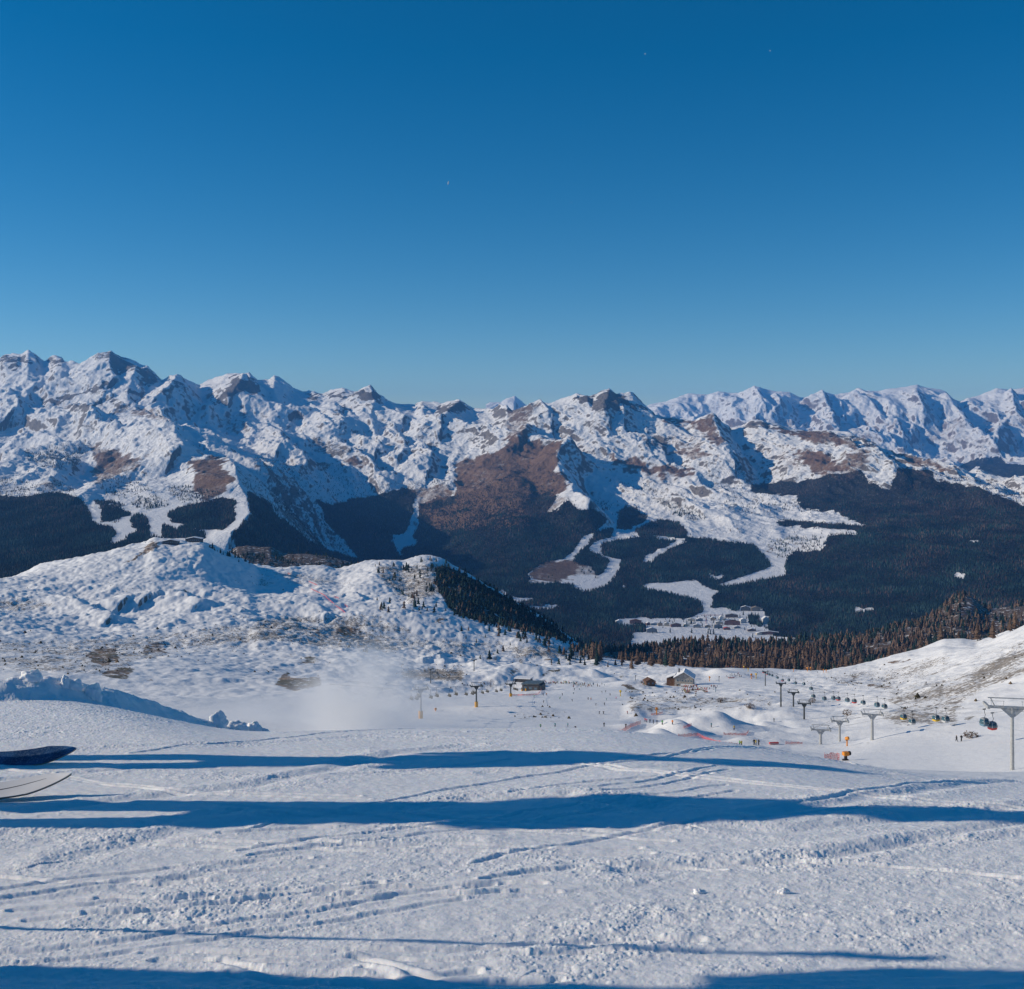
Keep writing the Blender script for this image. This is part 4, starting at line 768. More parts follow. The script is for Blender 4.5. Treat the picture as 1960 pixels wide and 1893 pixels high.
# low dwarf pine and heather sticking out of the snow of the bowl and the knoll
dl = speck2.get(px2, py2) * .034 * sstep(-.05, .35, fbm(L2.X / 22, L2.Y / 30, 4, 641)) * (L2.Y > 380) * (L2.t[:, None] < 7.2)
dl += .0022 * sstep(.05, .4, fbm(L2.X / 60, L2.Y / 80, 4, 643)) * (L2.Y > 600) * (L2.t[:, None] < 7.05) * (calm > .7)
P3, rng3 = sample_patch(L2, dl, 23)
k3 = rng3.random(len(P3))[:, None]; c3 = (np.array([.035, .038, .022]) * k3 + np.array([.12, .085, .055]) * (1 - k3)) * rng3.uniform(.6, 1.4, len(P3))[:, None]
h3 = rng3.uniform(.35, 1.15, len(P3)) * np.where(rng3.random(len(P3)) < .06, 2.2, 1)
print('dwarf shrubs', len(P3))
woods('dwarf_shrubs', P3, h3, c3, M_fol, 1, 6, .75, rng3, 'dark heather and dwarf pine tufts poking through the snow of the bowl')
# ------------------------------------------------------------------ buildings, lifts, people on the slopes
M = {
    'dark_metal': simple('dark_steel', (.055, .065, .065), .5, .2), 'grey_metal': simple('galvanised_steel', (.42, .43, .43), .5, .15), 'green_metal': simple('green_steel', (.045, .075, .07), .5, .2),
    'yellow': simple('yellow_padding', (.72, .36, .035), .6, .12, .8), 'orange': simple('orange_paint', (.75, .27, .02), .5, .12), 'lemon': simple('lemon_paint', (.75, .48, .03), .5, .1),
    'stone': simple('grey_stone_wall', (.42, .385, .34), .85, .22, 1.2), 'timber': simple('dark_timber', (.14, .075, .045), .8, .3, 1.5), 'redbrown': simple('red_brown_timber', (.20, .085, .055), .8, .25, .5),
    'cream': simple('cream_render', (.52, .46, .36), .85, .1, .3), 'white': simple('white_render', (.66, .65, .63), .85, .08, .3), 'grey': simple('grey_render', (.27, .28, .29), .85, .12, .3), 'tan': simple('tan_render', (.36, .28, .20), .85, .12, .3),
    'dark': simple('dark_cladding', (.055, .055, .06), .6, .2, .5), 'snow': simple('roof_snow', (.86, .865, .88), .8, .05, .6), 'roofgrey': simple('grey_roof_sheet', (.10, .125, .135), .45, .2, .8),
    'glass': simple('window_glass', (.10, .16, .22), .12, .2), 'bluelite': simple('grey_blue_glass', (.06, .125, .16), .12, .2), 'red': simple('red_panel', (.62, .06, .05), .45, .1), 'redroof': simple('bright_red_roof', (.62, .075, .05), .6, .1, .3),  # bluelite: dark grey-blue glass of the cabin bands and hut panes
    'blue': simple('blue_panel', (.13, .24, .32), .45, .1), 'shell': simple('cabin_shell', (.55, .56, .56), .4, .08), 'black': simple('black_rubber', (.018, .018, .02), .6, .2), 'cable': simple('steel_rope', (.10, .11, .115), .5, .1), 'seat': simple('seat_upholstery', (.06, .06, .055), .7, .2),
}
def net_mat():
    t = NT('red_safety_net'); P = t.pos().outputs['Position']
    b = t.nd('ShaderNodeBsdfPrincipled'); b.inputs['Base Color'].default_value = (.72, .13, .12, 1); b.inputs['Roughness'].default_value = .7
    tr = t.nd('ShaderNodeBsdfTransparent'); mx = t.nd('ShaderNodeMixShader')
    n = t.noise(P, 5.0, 2, .5); t.l.new(t.math('MULTIPLY_ADD', n, .5) if False else t.ramp(n, .18, .85), mx.inputs[0])
    t.l.new(b.outputs[0], mx.inputs[1]); t.l.new(tr.outputs[0], mx.inputs[2]); t.l.new(mx.outputs[0], t.out.inputs['Surface']); return t.m
M['net'] = net_mat()
def gz(X, Y):
    """height of the ski bowl at a plan position"""
    px = X / Y * F + CX; c = int(np.clip(round((px - L2.px[0]) / (L2.px[1] - L2.px[0])), 0, len(L2.px) - 1))
    return float(np.interp(Y, L2.Y[:, c], L2.Z[:, c]))
def on2(reg, zx, zy, **kw):
    (px, py), = rp(reg, [(zx, zy)]); return L2.at(px, py, **kw)
def dpx(reg, zx, zy): return rp(reg, [(zx, zy)])[0]
# enlarged views used below: (source x, source y, zoom factor)
def zp(v, zx, zy):
    x0, y0, k = {'hut': (1500, 1380, 6.125), 'sta': (1160, 1540, 4.9), 'lift': (960, 1540, 6.5333), 'vil': (1440, 1380, 4.6667), 'gon': (2100, 1560, 6.5333)}[v]
    return ((x0 + zx / k) * .816667, (y0 + zy / k) * .816667)

def house(loc, w, d, h, rh, wall, roof, rz, name, label, group=None, windows=True, cat='building', floors=2):
    r = empty(name, loc, rz, label, cat, group)
    MB().box((0, 0, h / 2 - 1.5), (w, d, h + 3)).build('wall', wall, r)
    ov = .6
    MB().prism([(-w / 2 - ov, h - .15), (0, h + rh), (w / 2 + ov, h - .15), (w / 2 + ov, h + .35), (0, h + rh + .5), (-w / 2 - ov, h + .35)], -d / 2 - ov, d / 2 + ov).build('roof', roof, r)
    MB().prism([(-w / 2, h - .1), (w / 2, h - .1), (0, h + rh - .1)], -d / 2 + .02, d / 2 - .02).build('gable', wall, r)
    if windows:
        n = max(2, int(w / 3.2))
        for f in range(floors):
            for k in range(n):
                x = -w / 2 + (k + .5) * w / n
                MB().box((x, -d / 2 - .03, h * (f + .55) / floors), (w / n * .45, .12, h / floors * .42)).build('window', M['glass'], r)
    return r
# ---- the stone mountain hut
hp = L2.at(*zp('hut', 640, 1388)); hut = empty('mountain_hut', hp, R(-14), 'grey stone mountain hut with snowy gable roof above crowded terrace', 'mountain hut')
w, d, h, rh = 14.5, 13.0, 7.6, 4.2
MB().box((0, 0, h / 2 - 2), (w, d, h + 4)).build('wall', M['stone'], hut)
MB().prism([(-w / 2, h - .05), (w / 2, h - .05), (0, h + rh)], -d / 2 + .03, d / 2 - .03).build('gable', M['stone'], hut)
rf = MB().prism([(-w / 2 - 1, h - .6), (0, h + rh + .05), (w / 2 + 1, h - .6), (w / 2 + 1, h - .1), (0, h + rh + .6), (-w / 2 - 1, h - .1)], -d / 2 - 1.1, d / 2 + 1).build('roof', M['snow'], hut)
MB().prism([(-w / 2 - 1.05, h - .85), (0, h + rh - .2), (w / 2 + 1.05, h - .85), (w / 2 + 1.05, h - .62), (0, h + rh + .03), (-w / 2 - 1.05, h - .62)], -d / 2 - 1.2, d / 2 + .9).build('barge_board', M['dark'], rf)
MB().box((-4.5, 2.5, h + 3.6), (1.1, 1.1, 3.2)).build('chimney', M['dark'], rf)
for x, z in [(-5, 5.2), (-1, 5.2), (1.2, 5.2), (3.4, 5.2), (5.6, 5.2), (-.6, 2.2), (1.6, 2.2), (4.6, 2.2), (6, 2.2), (-4.4, 2.0)]:
    f = MB().box((x, -d / 2 - .04, z), (1.25, .14, 1.35)).build('window', M['shell'], hut); MB().box((x, -d / 2 - .13, z), (.95, .06, 1.05)).build('pane', M['bluelite'], f)
MB().box((-5.0, -d / 2 - .05, 1.1), (1.2, .16, 2.2)).build('door', M['timber'], hut)
MB().box((-w / 2 - 3.4, 2.2, 2.0), (6.8, 8, 8)).build('side_wing', M['timber'], hut); MB().prism([(-w / 2 - 7.4, 5.4), (-w / 2, 8.2), (-w / 2, 8.7), (-w / 2 - 7.4, 5.9)], -2.4, 6.8).build('wing_roof', M['snow'], hut)
MB().box((3.5, -d / 2 - 3.2, 1.3), (10.5, 5.0, 2.6)).build('terrace_bar', M['dark'], hut); MB().box((3.5, -d / 2 - 3.3, 2.75), (11.2, 5.8, .3)).build('terrace_roof', M['snow'], hut)
# ---- the lift station
sp_ = L2.at(*zp('sta', 440, 378)); st = empty('lift_station', sp_, R(-24), 'dark grey chairlift station with sloping roof beside the skier crowd', 'lift station')
MB().prism([(-6.5, 0), (6.2, 0), (6.2, 5.6), (-6.5, 4.4)], -5, 5).build('housing', M['dark'], st)
MB().prism([(-7.3, 4.5), (6.8, 5.8), (6.8, 6.3), (-7.3, 5.0)], -5.8, 5.8).build('roof', M['roofgrey'], st)
MB().prism([(6.25, .3), (7.6, .3), (7.6, 4.6), (6.25, 5.4)], -4.6, 4.6).build('end_panel', M['dark_metal'], st)
for x in (-4, 0, 4): MB().box((x, -5.06, 2.4), (2.2, .1, 1.6)).build('window', M['glass'], st)
for x in (-6, -3): MB().lathe([(.5, 0), (.5, 2.4), (.35, 2.5)], (x, -6.6, -.3), 10).build('padded_post', M['yellow'], st)
s2 = L2.at(*zp('sta', 330, 330)); st2 = empty('lift_garage', s2, R(-20), 'smaller dark lift garage left of the station with snow heaped in front', 'garage')
MB().prism([(-6, -1), (6, -1), (6, 6.2), (-6, 5.8)], -3.5, 3.5).build('housing', M['dark'], st2); MB().prism([(-6.6, 5.85), (6.6, 6.25), (6.6, 6.9), (-6.6, 6.5)], -4, 4).build('roof', M['snow'], st2)
MB().box((-1, -5.2, 1.6), (9.5, 3.2, 4.0), 0, .7).build('snow_heap', M['snow'], st2)
MB().tube([(-6.4, -4, 5.8), (-8.4, -4.6, -.6)], .35, 6).build('strut', M['dark_metal'], st2)
# ---- lodge at the tree line, chalet bar, knoll buildings
p = L2.at(*rp('c', [(1250, 940)])[0]); lo = house(p, 26, 9, 3.6, 2.2, M['timber'], M['snow'], R(84), 'timber_lodge', 'long timber lodge with snow covered roof before the brown larches', windows=False, floors=1)
for k in range(7): MB().box((-13.06, -3.6 + k * 1.2, 2.0), (.1, .7, 1.0)).build('window', M['glass'], lo)
p = L2.at(*rp('c', [(985, 1118)])[0]); house(p, 7, 6, 3.0, 1.8, M['timber'], M['timber'], R(15), 'chalet_bar', 'small brown chalet bar surrounded by people left of the stone hut', floors=1)
p = L2.at(*rp('a', [(1228, 103)])[0], tmin=6.5); house(p, 24, 12, 4, 2.5, M['dark'], M['snow'], R(8), 'knoll_restaurant', 'low dark restaurant with snowy roof on the knoll summit', floors=1)
p = L2.at(*rp('a', [(1395, 90)])[0], tmin=6.5); house(p, 26, 12, 5, 2.5, M['dark'], M['snow'], R(4), 'knoll_lift_station', 'dark lift building right of the restaurant on the knoll summit', floors=1)
p = L2.at(*rp('b', [(303, 172)])[0], tmin=7); ms = empty('radio_mast', p, 0, 'thin radio mast on the second knoll crest before the dark valley', 'mast'); MB().tube([(0, 0, -1), (0, 0, 19)], [.5, .35], 6).build('pole', M['dark_metal'], ms); MB().box((0, 0, 15), (1.6, 1.6, 1.8)).build('antenna', M['dark_metal'], ms)
# ---- the village in the valley
V = [  # zoom x, base y, width, height (zoom px), wall, roof, angle, label
    (232, 382, 130, 50, 'redbrown', 'redbrown', -8, 'large red brown hotel at the left end of the village'), (368, 395, 42, 34, 'redbrown', 'snow', 10, 'small red brown house right of the large hotel'), (438, 392, 80, 24, 'white', 'snow', 0, 'low white house between red house and beige block'),
    (498, 402, 50, 34, 'tan', 'grey', 5, 'beige block left of the cream house in the village'), (572, 406, 56, 44, 'cream', 'snow', -5, 'cream house left of the long red brown building'), (672, 414, 112, 40, 'redbrown', 'grey', 4, 'long red brown building at the upper field edge'),
    (50, 384, 76, 46, 'white', 'snow', 6, 'white hall leftmost in the village by the forest'), (408, 476, 110, 56, 'grey', 'snow', 0, 'grey hall with snow roof standing in the field'), (842, 352, 80, 34, 'cream', 'snow', -10, 'cream house above the dark trees left of the crane'),
    (930, 350, 66, 34, 'grey', 'snow', 12, 'grey house left of the red crane'), (1076, 344, 50, 38, 'tan', 'snow', -8, 'tan house right of the crane mast'), (1166, 340, 42, 48, 'white', 'snow', 6, 'narrow white house below the forest right of crane'),
    (1282, 312, 134, 40, 'timber', 'grey', -6, 'dark brown building with grey roof at village top'), (1292, 394, 164, 54, 'redbrown', 'timber', -10, 'large red brown hotel in the middle of the village'), (1406, 372, 70, 54, 'white', 'snow', 14, 'white house right of the large middle hotel'),
    (1146, 384, 78, 34, 'cream', 'snow', -4, 'cream house above the grey blue block'), (1130, 428, 92, 44, 'grey', 'grey', 6, 'grey blue block beside the snow field'), (904, 424, 82, 42, 'grey', 'snow', -6, 'grey block behind the lone spruce in the field'),
    (1228, 446, 72, 28, 'redbrown', 'redroof', 0, 'bright red roofed building beside the snow field'), (1436, 238, 104, 54, 'dark', 'snow', -14, 'dark hotel with cream end high at the forest edge'), (1546, 240, 100, 50, 'tan', 'tan', 2, 'tan hotel right of the dark hotel at forest edge'),
    (1648, 380, 78, 80, 'white', 'snow', 20, 'tall white house alone in the forest on the right'), (1690, 498, 210, 38, 'redbrown', 'snow', -7, 'long red brown building with snow roof on far right'), (1500, 462, 90, 30, 'timber', 'snow', 0, 'brown house below the white hillside on the right'),
    (780, 408, 46, 30, 'cream', 'snow', 8, 'small cream house right of the long red brown building'), (1020, 420, 60, 30, 'tan', 'snow', -5, 'low tan house below the crane'), (1340, 430, 70, 26, 'grey', 'snow', 3, 'low grey house right of the red roof'), (1580, 500, 60, 26, 'cream', 'snow', 8, 'small cream house left of the long snow roofed building')]
for zx, zy, zw, zh, wc, rc, a, lb in V:
    px, py = zp('vil', zx, zy); p = L5.at(px, py, tmin=.8); k = p.y / F * .175
    w, h = zw * k, zh * k
    house(p, w, 14, h * .68, h * .32, M[wc], M[rc], R(a), 'village_house', lb, 'houses of the valley village', windows=zw > 60, floors=max(1, int(h * .68 / 4)))
p = L5.at(*zp('vil', 1002, 395), tmin=.8); k = p.y / F * .175
cr = empty('tower_crane', p, 0, 'red tower crane with long jib over the village', 'crane'); H = 108 * k
MB().box((0, 0, H / 2), (1.6, 1.6, H)).build('mast', M['red'], cr); MB().box((60 * k, 0, H), (230 * k, 1.6, 1.5)).build('jib', M['red'], cr); MB().box((-50 * k, 0, H - 1.5), (4, 2, 3)).build('counterweight', M['grey'], cr)
# ---- chairlift
LIFT = []
def pylon_t(loc, H, arm, pad, label, rz=0, name='chairlift_pylon', group='pylons of the chairlift', metal='dark_metal', cat='lift pylon', r=.38, top=2.0):
    e = empty(name, loc, rz, label, cat, group)
    MB().tube([(0, 0, -1.5), (0, 0, H)], [r * 1.0, r * .75], 10).build('mast', M[metal], e)
    a = MB().box((0, 0, H), (arm, .4, .4)); a.prism([(-arm * .22, H - .25), (arm * .22, H - .25), (.35, H - 1.5), (-.35, H - 1.5)], -.22, .22); a.build('crossarm', M[metal], e)
    for s in (-1, 1):
        b = MB()
        for q in (-1.5, -.5, .5, 1.5): b.lathe([(.28, -.12), (.28, .12)], (0, 0, 0), 8)
        w = MB().box((s * arm * .5, 0, H + .25), (.4, 3.4, .5)).build('sheave_train', M[metal], e)
    if top:
        g = MB(); g.box((0, 0, H + top), (arm * .95, .16, .16))
        for s in (-1, 1): g.tube([(s * arm * .33, 0, H), (s * arm * .42, 0, H + top)], .1, 5)
        g.build('lifting_frame', M[metal], e)
        for s in (-1, 1):
            q = MB(); q.box((s * arm * .3, -.5, H + 1.1), (arm * .28, .05, .05))
            for t_ in (-.12, .12): q.box((s * arm * (.3 + t_), -.5, H + .7), (.05, .05, .9))
            q.build('railing', M[metal], e)
    if pad: MB().lathe([(r * 1.9, -.5), (r * 1.9, pad), (r * 1.5, pad + .05)], (0, 0, 0), 12).build('padding', M['yellow'], e)
    return e
def mast_at(v, zx, ztop, zbase, Ydef=None):
    px, py = zp(v, zx, zbase); p = L2.at(px, py); py0 = zp(v, zx, ztop)[1]; return p, (py - py0) / F * p.y
PYL = [(170, 492, 940, 1, 5.2, 'grey steel chairlift pylon with yellow padding in drifting snow'), (1022, 447, 765, 1, 5.2, 'dark chairlift pylon with yellow padding in the middle of the line'), (1548, 412, 605, 1, 5.2, 'chairlift pylon with yellow padding beside the lift garage'), (322, 182, 400, 0, 4.5, 'thin green chairlift pylon before the snowy knoll'), (987, 44, 215, 0, 4.5, 'thin chairlift pylon farthest up below the scattered trees')]
tops = []
for zx, zt, zb, pad, arm, lb in PYL:
    p, H = mast_at('lift', zx, zt, zb)
    e = pylon_t(p, H, arm * (1.0 if pad else .9), 3.0 * H / 12 if pad else 0, lb, R(12), metal='dark_metal' if zx != 170 else 'grey_metal', r=.42, top=1.7); tops.append((p, H, arm, e))
def chair(label, group):
    e = empty('chairlift_chair', (0, 0, 0), 0, label, 'chair', group)
    MB().tube([(0, 0, 0), (0, .1, -1.3), (0, .25, -2.2)], .06, 5).build('hanger', M['dark_metal'], e)
    MB().box((0, .25, -2.15), (2.5, .1, .1)).build('yoke', M['dark_metal'], e)
    MB().box((0, .05, -3.25), (2.5, .55, .14)).build('seat', M['seat'], e)
    MB().box((0, .32, -2.85), (2.5, .12, .8)).build('backrest', M['seat'], e)
    for s in (-1, 1): MB().tube([(s * 1.2, .25, -2.1), (s * 1.2, .3, -3.3), (s * 1.2, -.25, -3.3)], .05, 5).build('side_frame', M['dark_metal'], e)
    return e
ch0 = chair('grey chairlift chair hanging left of the dark lift station', 'chairs of the chairlift'); first = True
A0 = [tops[i][0] + Vector((0, 0, tops[i][1])) for i in (0, 1, 2)]
off = Vector((2.5, 0.5, 0.3))
start = A0[0] + (A0[0] - A0[1]) * .9 + Vector((0, 0, 3)); end = sp_ + Vector((-3, -4, 4.5))
line = [start, A0[0], A0[1], A0[2], end]
def on_line(pts, px):
    for a, b in zip(pts[:-1], pts[1:]):
        pa, pb = a.x / a.y * F + CX, b.x / b.y * F + CX
        if min(pa, pb) <= px <= max(pa, pb):
            lo, hi_ = 0.0, 1.0
            for _ in range(30):
                m = (lo + hi_) / 2; q = a.lerp(b, m); pm = q.x / q.y * F + CX
                if (pm < px) == (pa < pb): lo = m
                else: hi_ = m
            return a.lerp(b, lo)
    return None
sides = [[q - off for q in line[:-1]] + [end], [q + off for q in line[:-1]] + [end]]
for k, pts in enumerate(sides):
    tag(MB().tube([tuple(q) for q in pts], .035, 5).build('lift_cable', M['cable'], None), ['steel haul rope on the left side of the chairlift pylons', 'steel haul rope on the right side of the chairlift pylons'][k], 'cable', 'ropes of the chairlift')
for i, (zx, sd) in enumerate([(20, 0), (100, 0), (130, 1), (318, 0), (410, 1), (605, 0), (705, 1), (860, 0), (955, 0), (980, 1), (1110, 0), (1185, 1), (1325, 0), (1395, 1), (1600, 1), (1640, 0), (1720, 1)]):
    q = on_line(sides[sd], zp('lift', zx, 0)[0])
    if q is None: continue
    c = ch0 if first else copy_tree(ch0); first = False; c.location = q; c.rotation_euler = (0, 0, R(-58))
    c['label'] = ('pale grey chairlift chair half lost in the blowing snow' if zx < 450 else 'dark chairlift chair hanging between the two yellow padded pylons' if zx < 1300 else 'dark chairlift chair hanging next to the lift station')
# ---- gondola lift
def cabin(col):
    e = empty('gondola_cabin')
    MB().tube([(0, 0, 0), (.05, 0, -.8), (.35, 0, -1.5), (.05, 0, -2.3)], .07, 6).build('hanger', M['dark_metal'], e)
    MB().box((0, 0, .02), (.9, .3, .25)).build('grip', M['dark_metal'], e)
    w, d = 1.0, .95
    prof = [(.62, -4.45), (.95, -4.25), (1.0, -3.75), (.98, -3.3), (.82, -2.55), (.6, -2.3)]
    def ring(a, b):
        mb = MB(); n = 16; vs = []; fs = []
        pr = prof[a:b]
        for r, z in pr:
            for k in range(n):
                q = 2 * math.pi * (k + .5) / n; c, s = math.cos(q), math.sin(q)
                vs.append((r * abs(c) ** .32 * (1 if c > 0 else -1) * w, r * abs(s) ** .32 * (1 if s > 0 else -1) * d, z))
        for i in range(len(pr) - 1):
            for k in range(n): fs.append((i * n + k, i * n + (k + 1) % n, (i + 1) * n + (k + 1) % n, (i + 1) * n + k))
        fs += [tuple(reversed(range(n))), tuple((len(pr) - 1) * n + k for k in range(n))]
        return mb.add(vs, fs)
    ring(0, 3).build('lower_panel', M[col], e); ring(2, 5).build('window_band', M['bluelite'], e, smooth=True); ring(4, 6).build('roof', M['grey'], e)
    for s in (-1, 1): MB().tube([(s * .93, -.93, -3.75), (s * .9, -.9, -3.2), (s * .72, -.72, -2.5)], .06, 5).build('corner_post', M['shell'], e)
    MB().box((0, -.99, -3.55), (.05, .03, 1.5)).build('door_seam', M['black'], e)
    MB().box((1.08, 0, -3.9), (.12, .9, .5)).build('ski_rack', M['shell'], e)
    return e
proto = {}
CAB = [(1675, 1245, 'blue', 'blue bottomed gondola cabin nearest the big grey pylon'), (1733, 1272, 'red', 'red bottomed gondola cabin hanging behind the blue one'), (1397, 1302, 'shell', 'gondola cabin with pale bottom right of a yellow one, above skiers'), (1328, 1326, 'lemon', 'yellow bottomed gondola cabin closest to the two walkers'), (1157, 1290, 'shell', 'pale bottomed gondola cabin over the white mound'), (1095, 1326, 'lemon', 'yellow bottomed gondola cabin at the left end of the mound'),
       (958, 1240, 'shell', 'pale gondola cabin right of the middle grey pylon'), (905, 1268, 'blue', 'grey blue gondola cabin touching the middle pylon'), (805, 1258, 'shell', 'pale gondola cabin left of the middle pylon'), (742, 1264, 'red', 'red bottomed gondola cabin between two grey pylons'), (692, 1266, 'blue', 'blue gondola cabin left of the red one'), (627, 1273, 'red', 'red bottomed gondola cabin in front of a thin pylon'), (592, 1321, 'blue', 'blue gondola cabin hanging low over the brown rocks'), (527, 1311, 'blue', 'small blue gondola cabin right of the squat pylon'), (448, 1322, 'shell', 'small pale gondola cabin left of the squat pylon'),
       (432, 1165, 'blue', 'single blue gondola cabin hanging right of a dark pylon'), (380, 1206, 'blue', 'blue gondola cabin at the foot of a dark pylon'), (320, 1107, 'blue', 'tiny blue gondola cabin behind a dark pylon foot'), (272, 1045, 'blue', 'tiny dark gondola cabin left of a thin pylon'), (318, 1040, 'blue', 'tiny dark gondola cabin at a thin pylon arm'), (227, 1025, 'red', 'tiny red gondola cabin beside a T shaped pylon'), (190, 970, 'blue', 'tiny dark gondola cabin just under the T shaped pylon arm'), (152, 974, 'blue', 'tiny dark gondola cabin left of the T shaped pylon'), (118, 958, 'red', 'tiny red gondola cabin right of the farthest pylon'), (90, 914, 'red', 'tiny red gondola cabin left of the farthest pylon'), (132, 897, 'blue', 'tiny dark gondola cabin farthest away by the snow guns')]
lanes = {0: [], 1: []}
for i, (zx, zy, col, lb) in enumerate(CAB):
    px, py = dpx('e', zx, zy)
    Y = float(np.interp(px, [1455, 1490, 1520, 1550, 1556, 1605, 1650, 1693, 1746, 1810, 1884], [1000, 900, 800, 720, 560, 530, 480, 415, 350, 312, 262]))
    c = pt(px, py, Y) + Vector((0, 0, 3.5)); gr = gz(c.x, c.y)
    if c.z - 4.5 < gr + .6: c.z = gr + 5.2
    if col not in proto: o = proto[col] = cabin(col)
    else: o = copy_tree(proto[col])
    o.location = c; o.rotation_euler = (0, 0, R(20)); o.scale = (.9,) * 3; tag(o, lb, 'gondola', 'cabins of the gondola lift')
    lanes[i % 2].append(c)
GP = [(1875, 1128, 1600, 8.0, .36, 'big grey gondola pylon at the right edge rising from drifting snow', 180), (870, 1178, 1362, 5.6, .5, 'grey gondola pylon in the middle with wide T frame', None), (637, 1226, 1372, 5.0, .4, 'thin grey gondola pylon with a red cabin in front', None), (500, 1288, 1392, 5.6, .5, 'squat grey gondola pylon at the left of the snow mound', None), (382, 1100, 1212, 4.8, .4, 'dark gondola pylon above the round snow hollow', None), (305, 1020, 1122, 4.8, .36, 'dark gondola pylon right of the T shaped one', None), (215, 955, 1122, 4.2, .36, 'tall T shaped gondola pylon with a red cabin beside', None), (103, 870, 972, 4.2, .36, 'farthest gondola pylon near the yellow snow guns', None)]
for zx, zt, zb, arm, r, lb, Yf in GP:
    px, py = dpx('e', zx, zb); p = L2.at(px, py) if not Yf else Vector(((px - CX) / F * Yf, Yf, gz((px - CX) / F * Yf, Yf)))
    H = (HY - dpx('e', zx, zt)[1]) / F * p.y - p.z
    e = pylon_t(p, H, arm, 0, lb, R(-10), 'gondola_pylon', 'pylons of the gondola lift', 'grey_metal' if zx in (1875, 870, 500, 637) else 'dark_metal', 'lift pylon', r * (1 if Yf or p.y < 450 else 1.1), 1.5 if arm > 4.5 else 0)
    for s, k in ((-1, 0), (1, 1)): lanes[k].append(p + Vector((s * arm * .5, 0, H + .3)))
for k in (0, 1):
    q = sorted(lanes[k], key=lambda v: v.y)
    q = [q[0] + (q[0] - q[-1]).normalized() * 60] + q
    tag(MB().tube([tuple(v) for v in q], .03, 5, False).build('gondola_cable', M['cable'], None), ['steel rope carrying the descending gondola cabins', 'steel rope carrying the ascending gondola cabins'][k], 'cable', 'ropes of the gondola lift')
# ---- snow guns
def snow_gun(loc, H, col, label, rz=0, big=1.0):
    e = empty('snow_gun', loc, rz, label, 'snow gun', 'snow guns along the pistes')
    MB().tube([(0, 0, -.6), (0, 0, H * .62)], [.3 * big, .26 * big], 8).build('tower', M[col], e)
    b = MB().lathe([(.34, -.55), (.52, -.5), (.56, 0), (.50, .55), (.40, .6)], (0, 0, 0), 12)
    Mx = Matrix.Translation((0, 0, H * .82)) @ Matrix.Rotation(R(68), 4, 'X') @ Matrix.Scale(big * 1.25, 4); b.v = [tuple(Mx @ Vector(v)) for v in b.v]
    b.build('fan_barrel', M[col], e); MB().box((0, .1, H * .62), (.5 * big, .5 * big, .5 * big)).build('control_box', M['black'], e)
    MB().tube([(-.5 * big, 0, H * .6), (-.5 * big, 0, H * .84)], .06, 5).tube([(.5 * big, 0, H * .6), (.5 * big, 0, H * .84)], .06, 5).build('yoke', M['dark_metal'], e)
    return e
for reg, zx, zt, zb, col, lb in [('c', 778, 1155, 1200, 'lemon', 'yellow snow gun on the piste edge left of brown grass'), ('c', 1038, 1278, 1332, 'orange', 'orange snow gun on a tower behind red netting'), ('c', 1718, 1036, 1076, 'orange', 'orange snow gun left of the yellow one right of hut'), ('c', 1752, 1034, 1072, 'lemon', 'tall yellow snow gun nearest the gondola line'), ('c', 1695, 998, 1022, 'lemon', 'yellow snow gun by the distant parking rows'), ('c', 1665, 982, 1006, 'lemon', 'small yellow snow gun left of the distant ones'), ('c', 1418, 1056, 1092, 'orange', 'orange snow gun right of the stone hut'),
                                 ('e', 305, 850, 872, 'orange', 'small orange snow gun leftmost on the plateau edge'), ('e', 405, 838, 868, 'orange', 'orange snow gun left one of the pair below larches'), ('e', 430, 836, 866, 'orange', 'orange snow gun right one of the pair below larches'), ('e', 520, 852, 876, 'orange', 'small orange snow gun left of the last one'), ('e', 540, 854, 876, 'orange', 'small orange snow gun rightmost on the plateau edge'), ('b', 1289, 1288, 1306, 'orange', 'orange snow gun half hidden in drifting snow')]:
    (px, py), = rp(reg, [(zx, zb)]); p = L2.at(px, py, tmax=6.05); H = (zb - zt) * .26667 / F * p.y; snow_gun(p, H, col, lb, RNG.uniform(-.6, .6), max(.8, min(1.5, H / 4)))
p = on2('e', 690, 1405); g = snow_gun(p, 2.7, 'orange', 'orange snow gun tipped upward beside the grey pylons', .8, .75)
p = on2('e', 680, 1508); g = empty('fan_snow_gun', p, R(12), 'yellow fan snow gun on black base beside pink netting', 'snow gun', 'snow guns along the pistes'); g.scale = (.8, .8, .8)
MB().box((0, 0, 2.05), (1.7, 1.5, 1.1)).build('housing', M['orange'], g, bevel=.12); MB().box((0, 0, .95), (.7, .7, 1.2)).build('pedestal', M['black'], g); MB().box((0, 0, .15), (1.6, 1.3, .45)).build('base', M['black'], g)
b = MB().lathe([(.62, 0), (.66, .5), (.55, .7)], (0, 0, 0), 14); Mx = Matrix.Translation((.85, 0, 2.1)) @ Matrix.Rotation(R(90), 4, 'Y'); b.v = [tuple(Mx @ Vector(v)) for v in b.v]; b.build('fan_barrel', M['black'], g)
for reg, zx, zt, zb, lb in [('c', 1486, 1056, 1098, 'dark lamp post right of the orange snow gun'), ('c', 886, 1050, 1086, 'dark signpost left of the chalet bar'), ('c', 1450, 870, 930, 'thin pale mast standing before the brown larches'), ('c', 1462, 1135, 1172, 'thin blue pole at the right end of the hut terrace')]:
    (px, py), = rp(reg, [(zx, zb)]); p = L2.at(px, py, tmax=6.1); H = (zb - zt) * .26667 / F * p.y
    e = empty('slope_post', p, 0, lb, 'post'); MB().tube([(0, 0, -.5), (0, 0, H)], .22, 6).build('pole', M['blue' if zx == 1462 else 'dark_metal'], e); MB().box((.15, 0, H - .3), (.9, .3, .5)).build('head', M['dark_metal'], e)
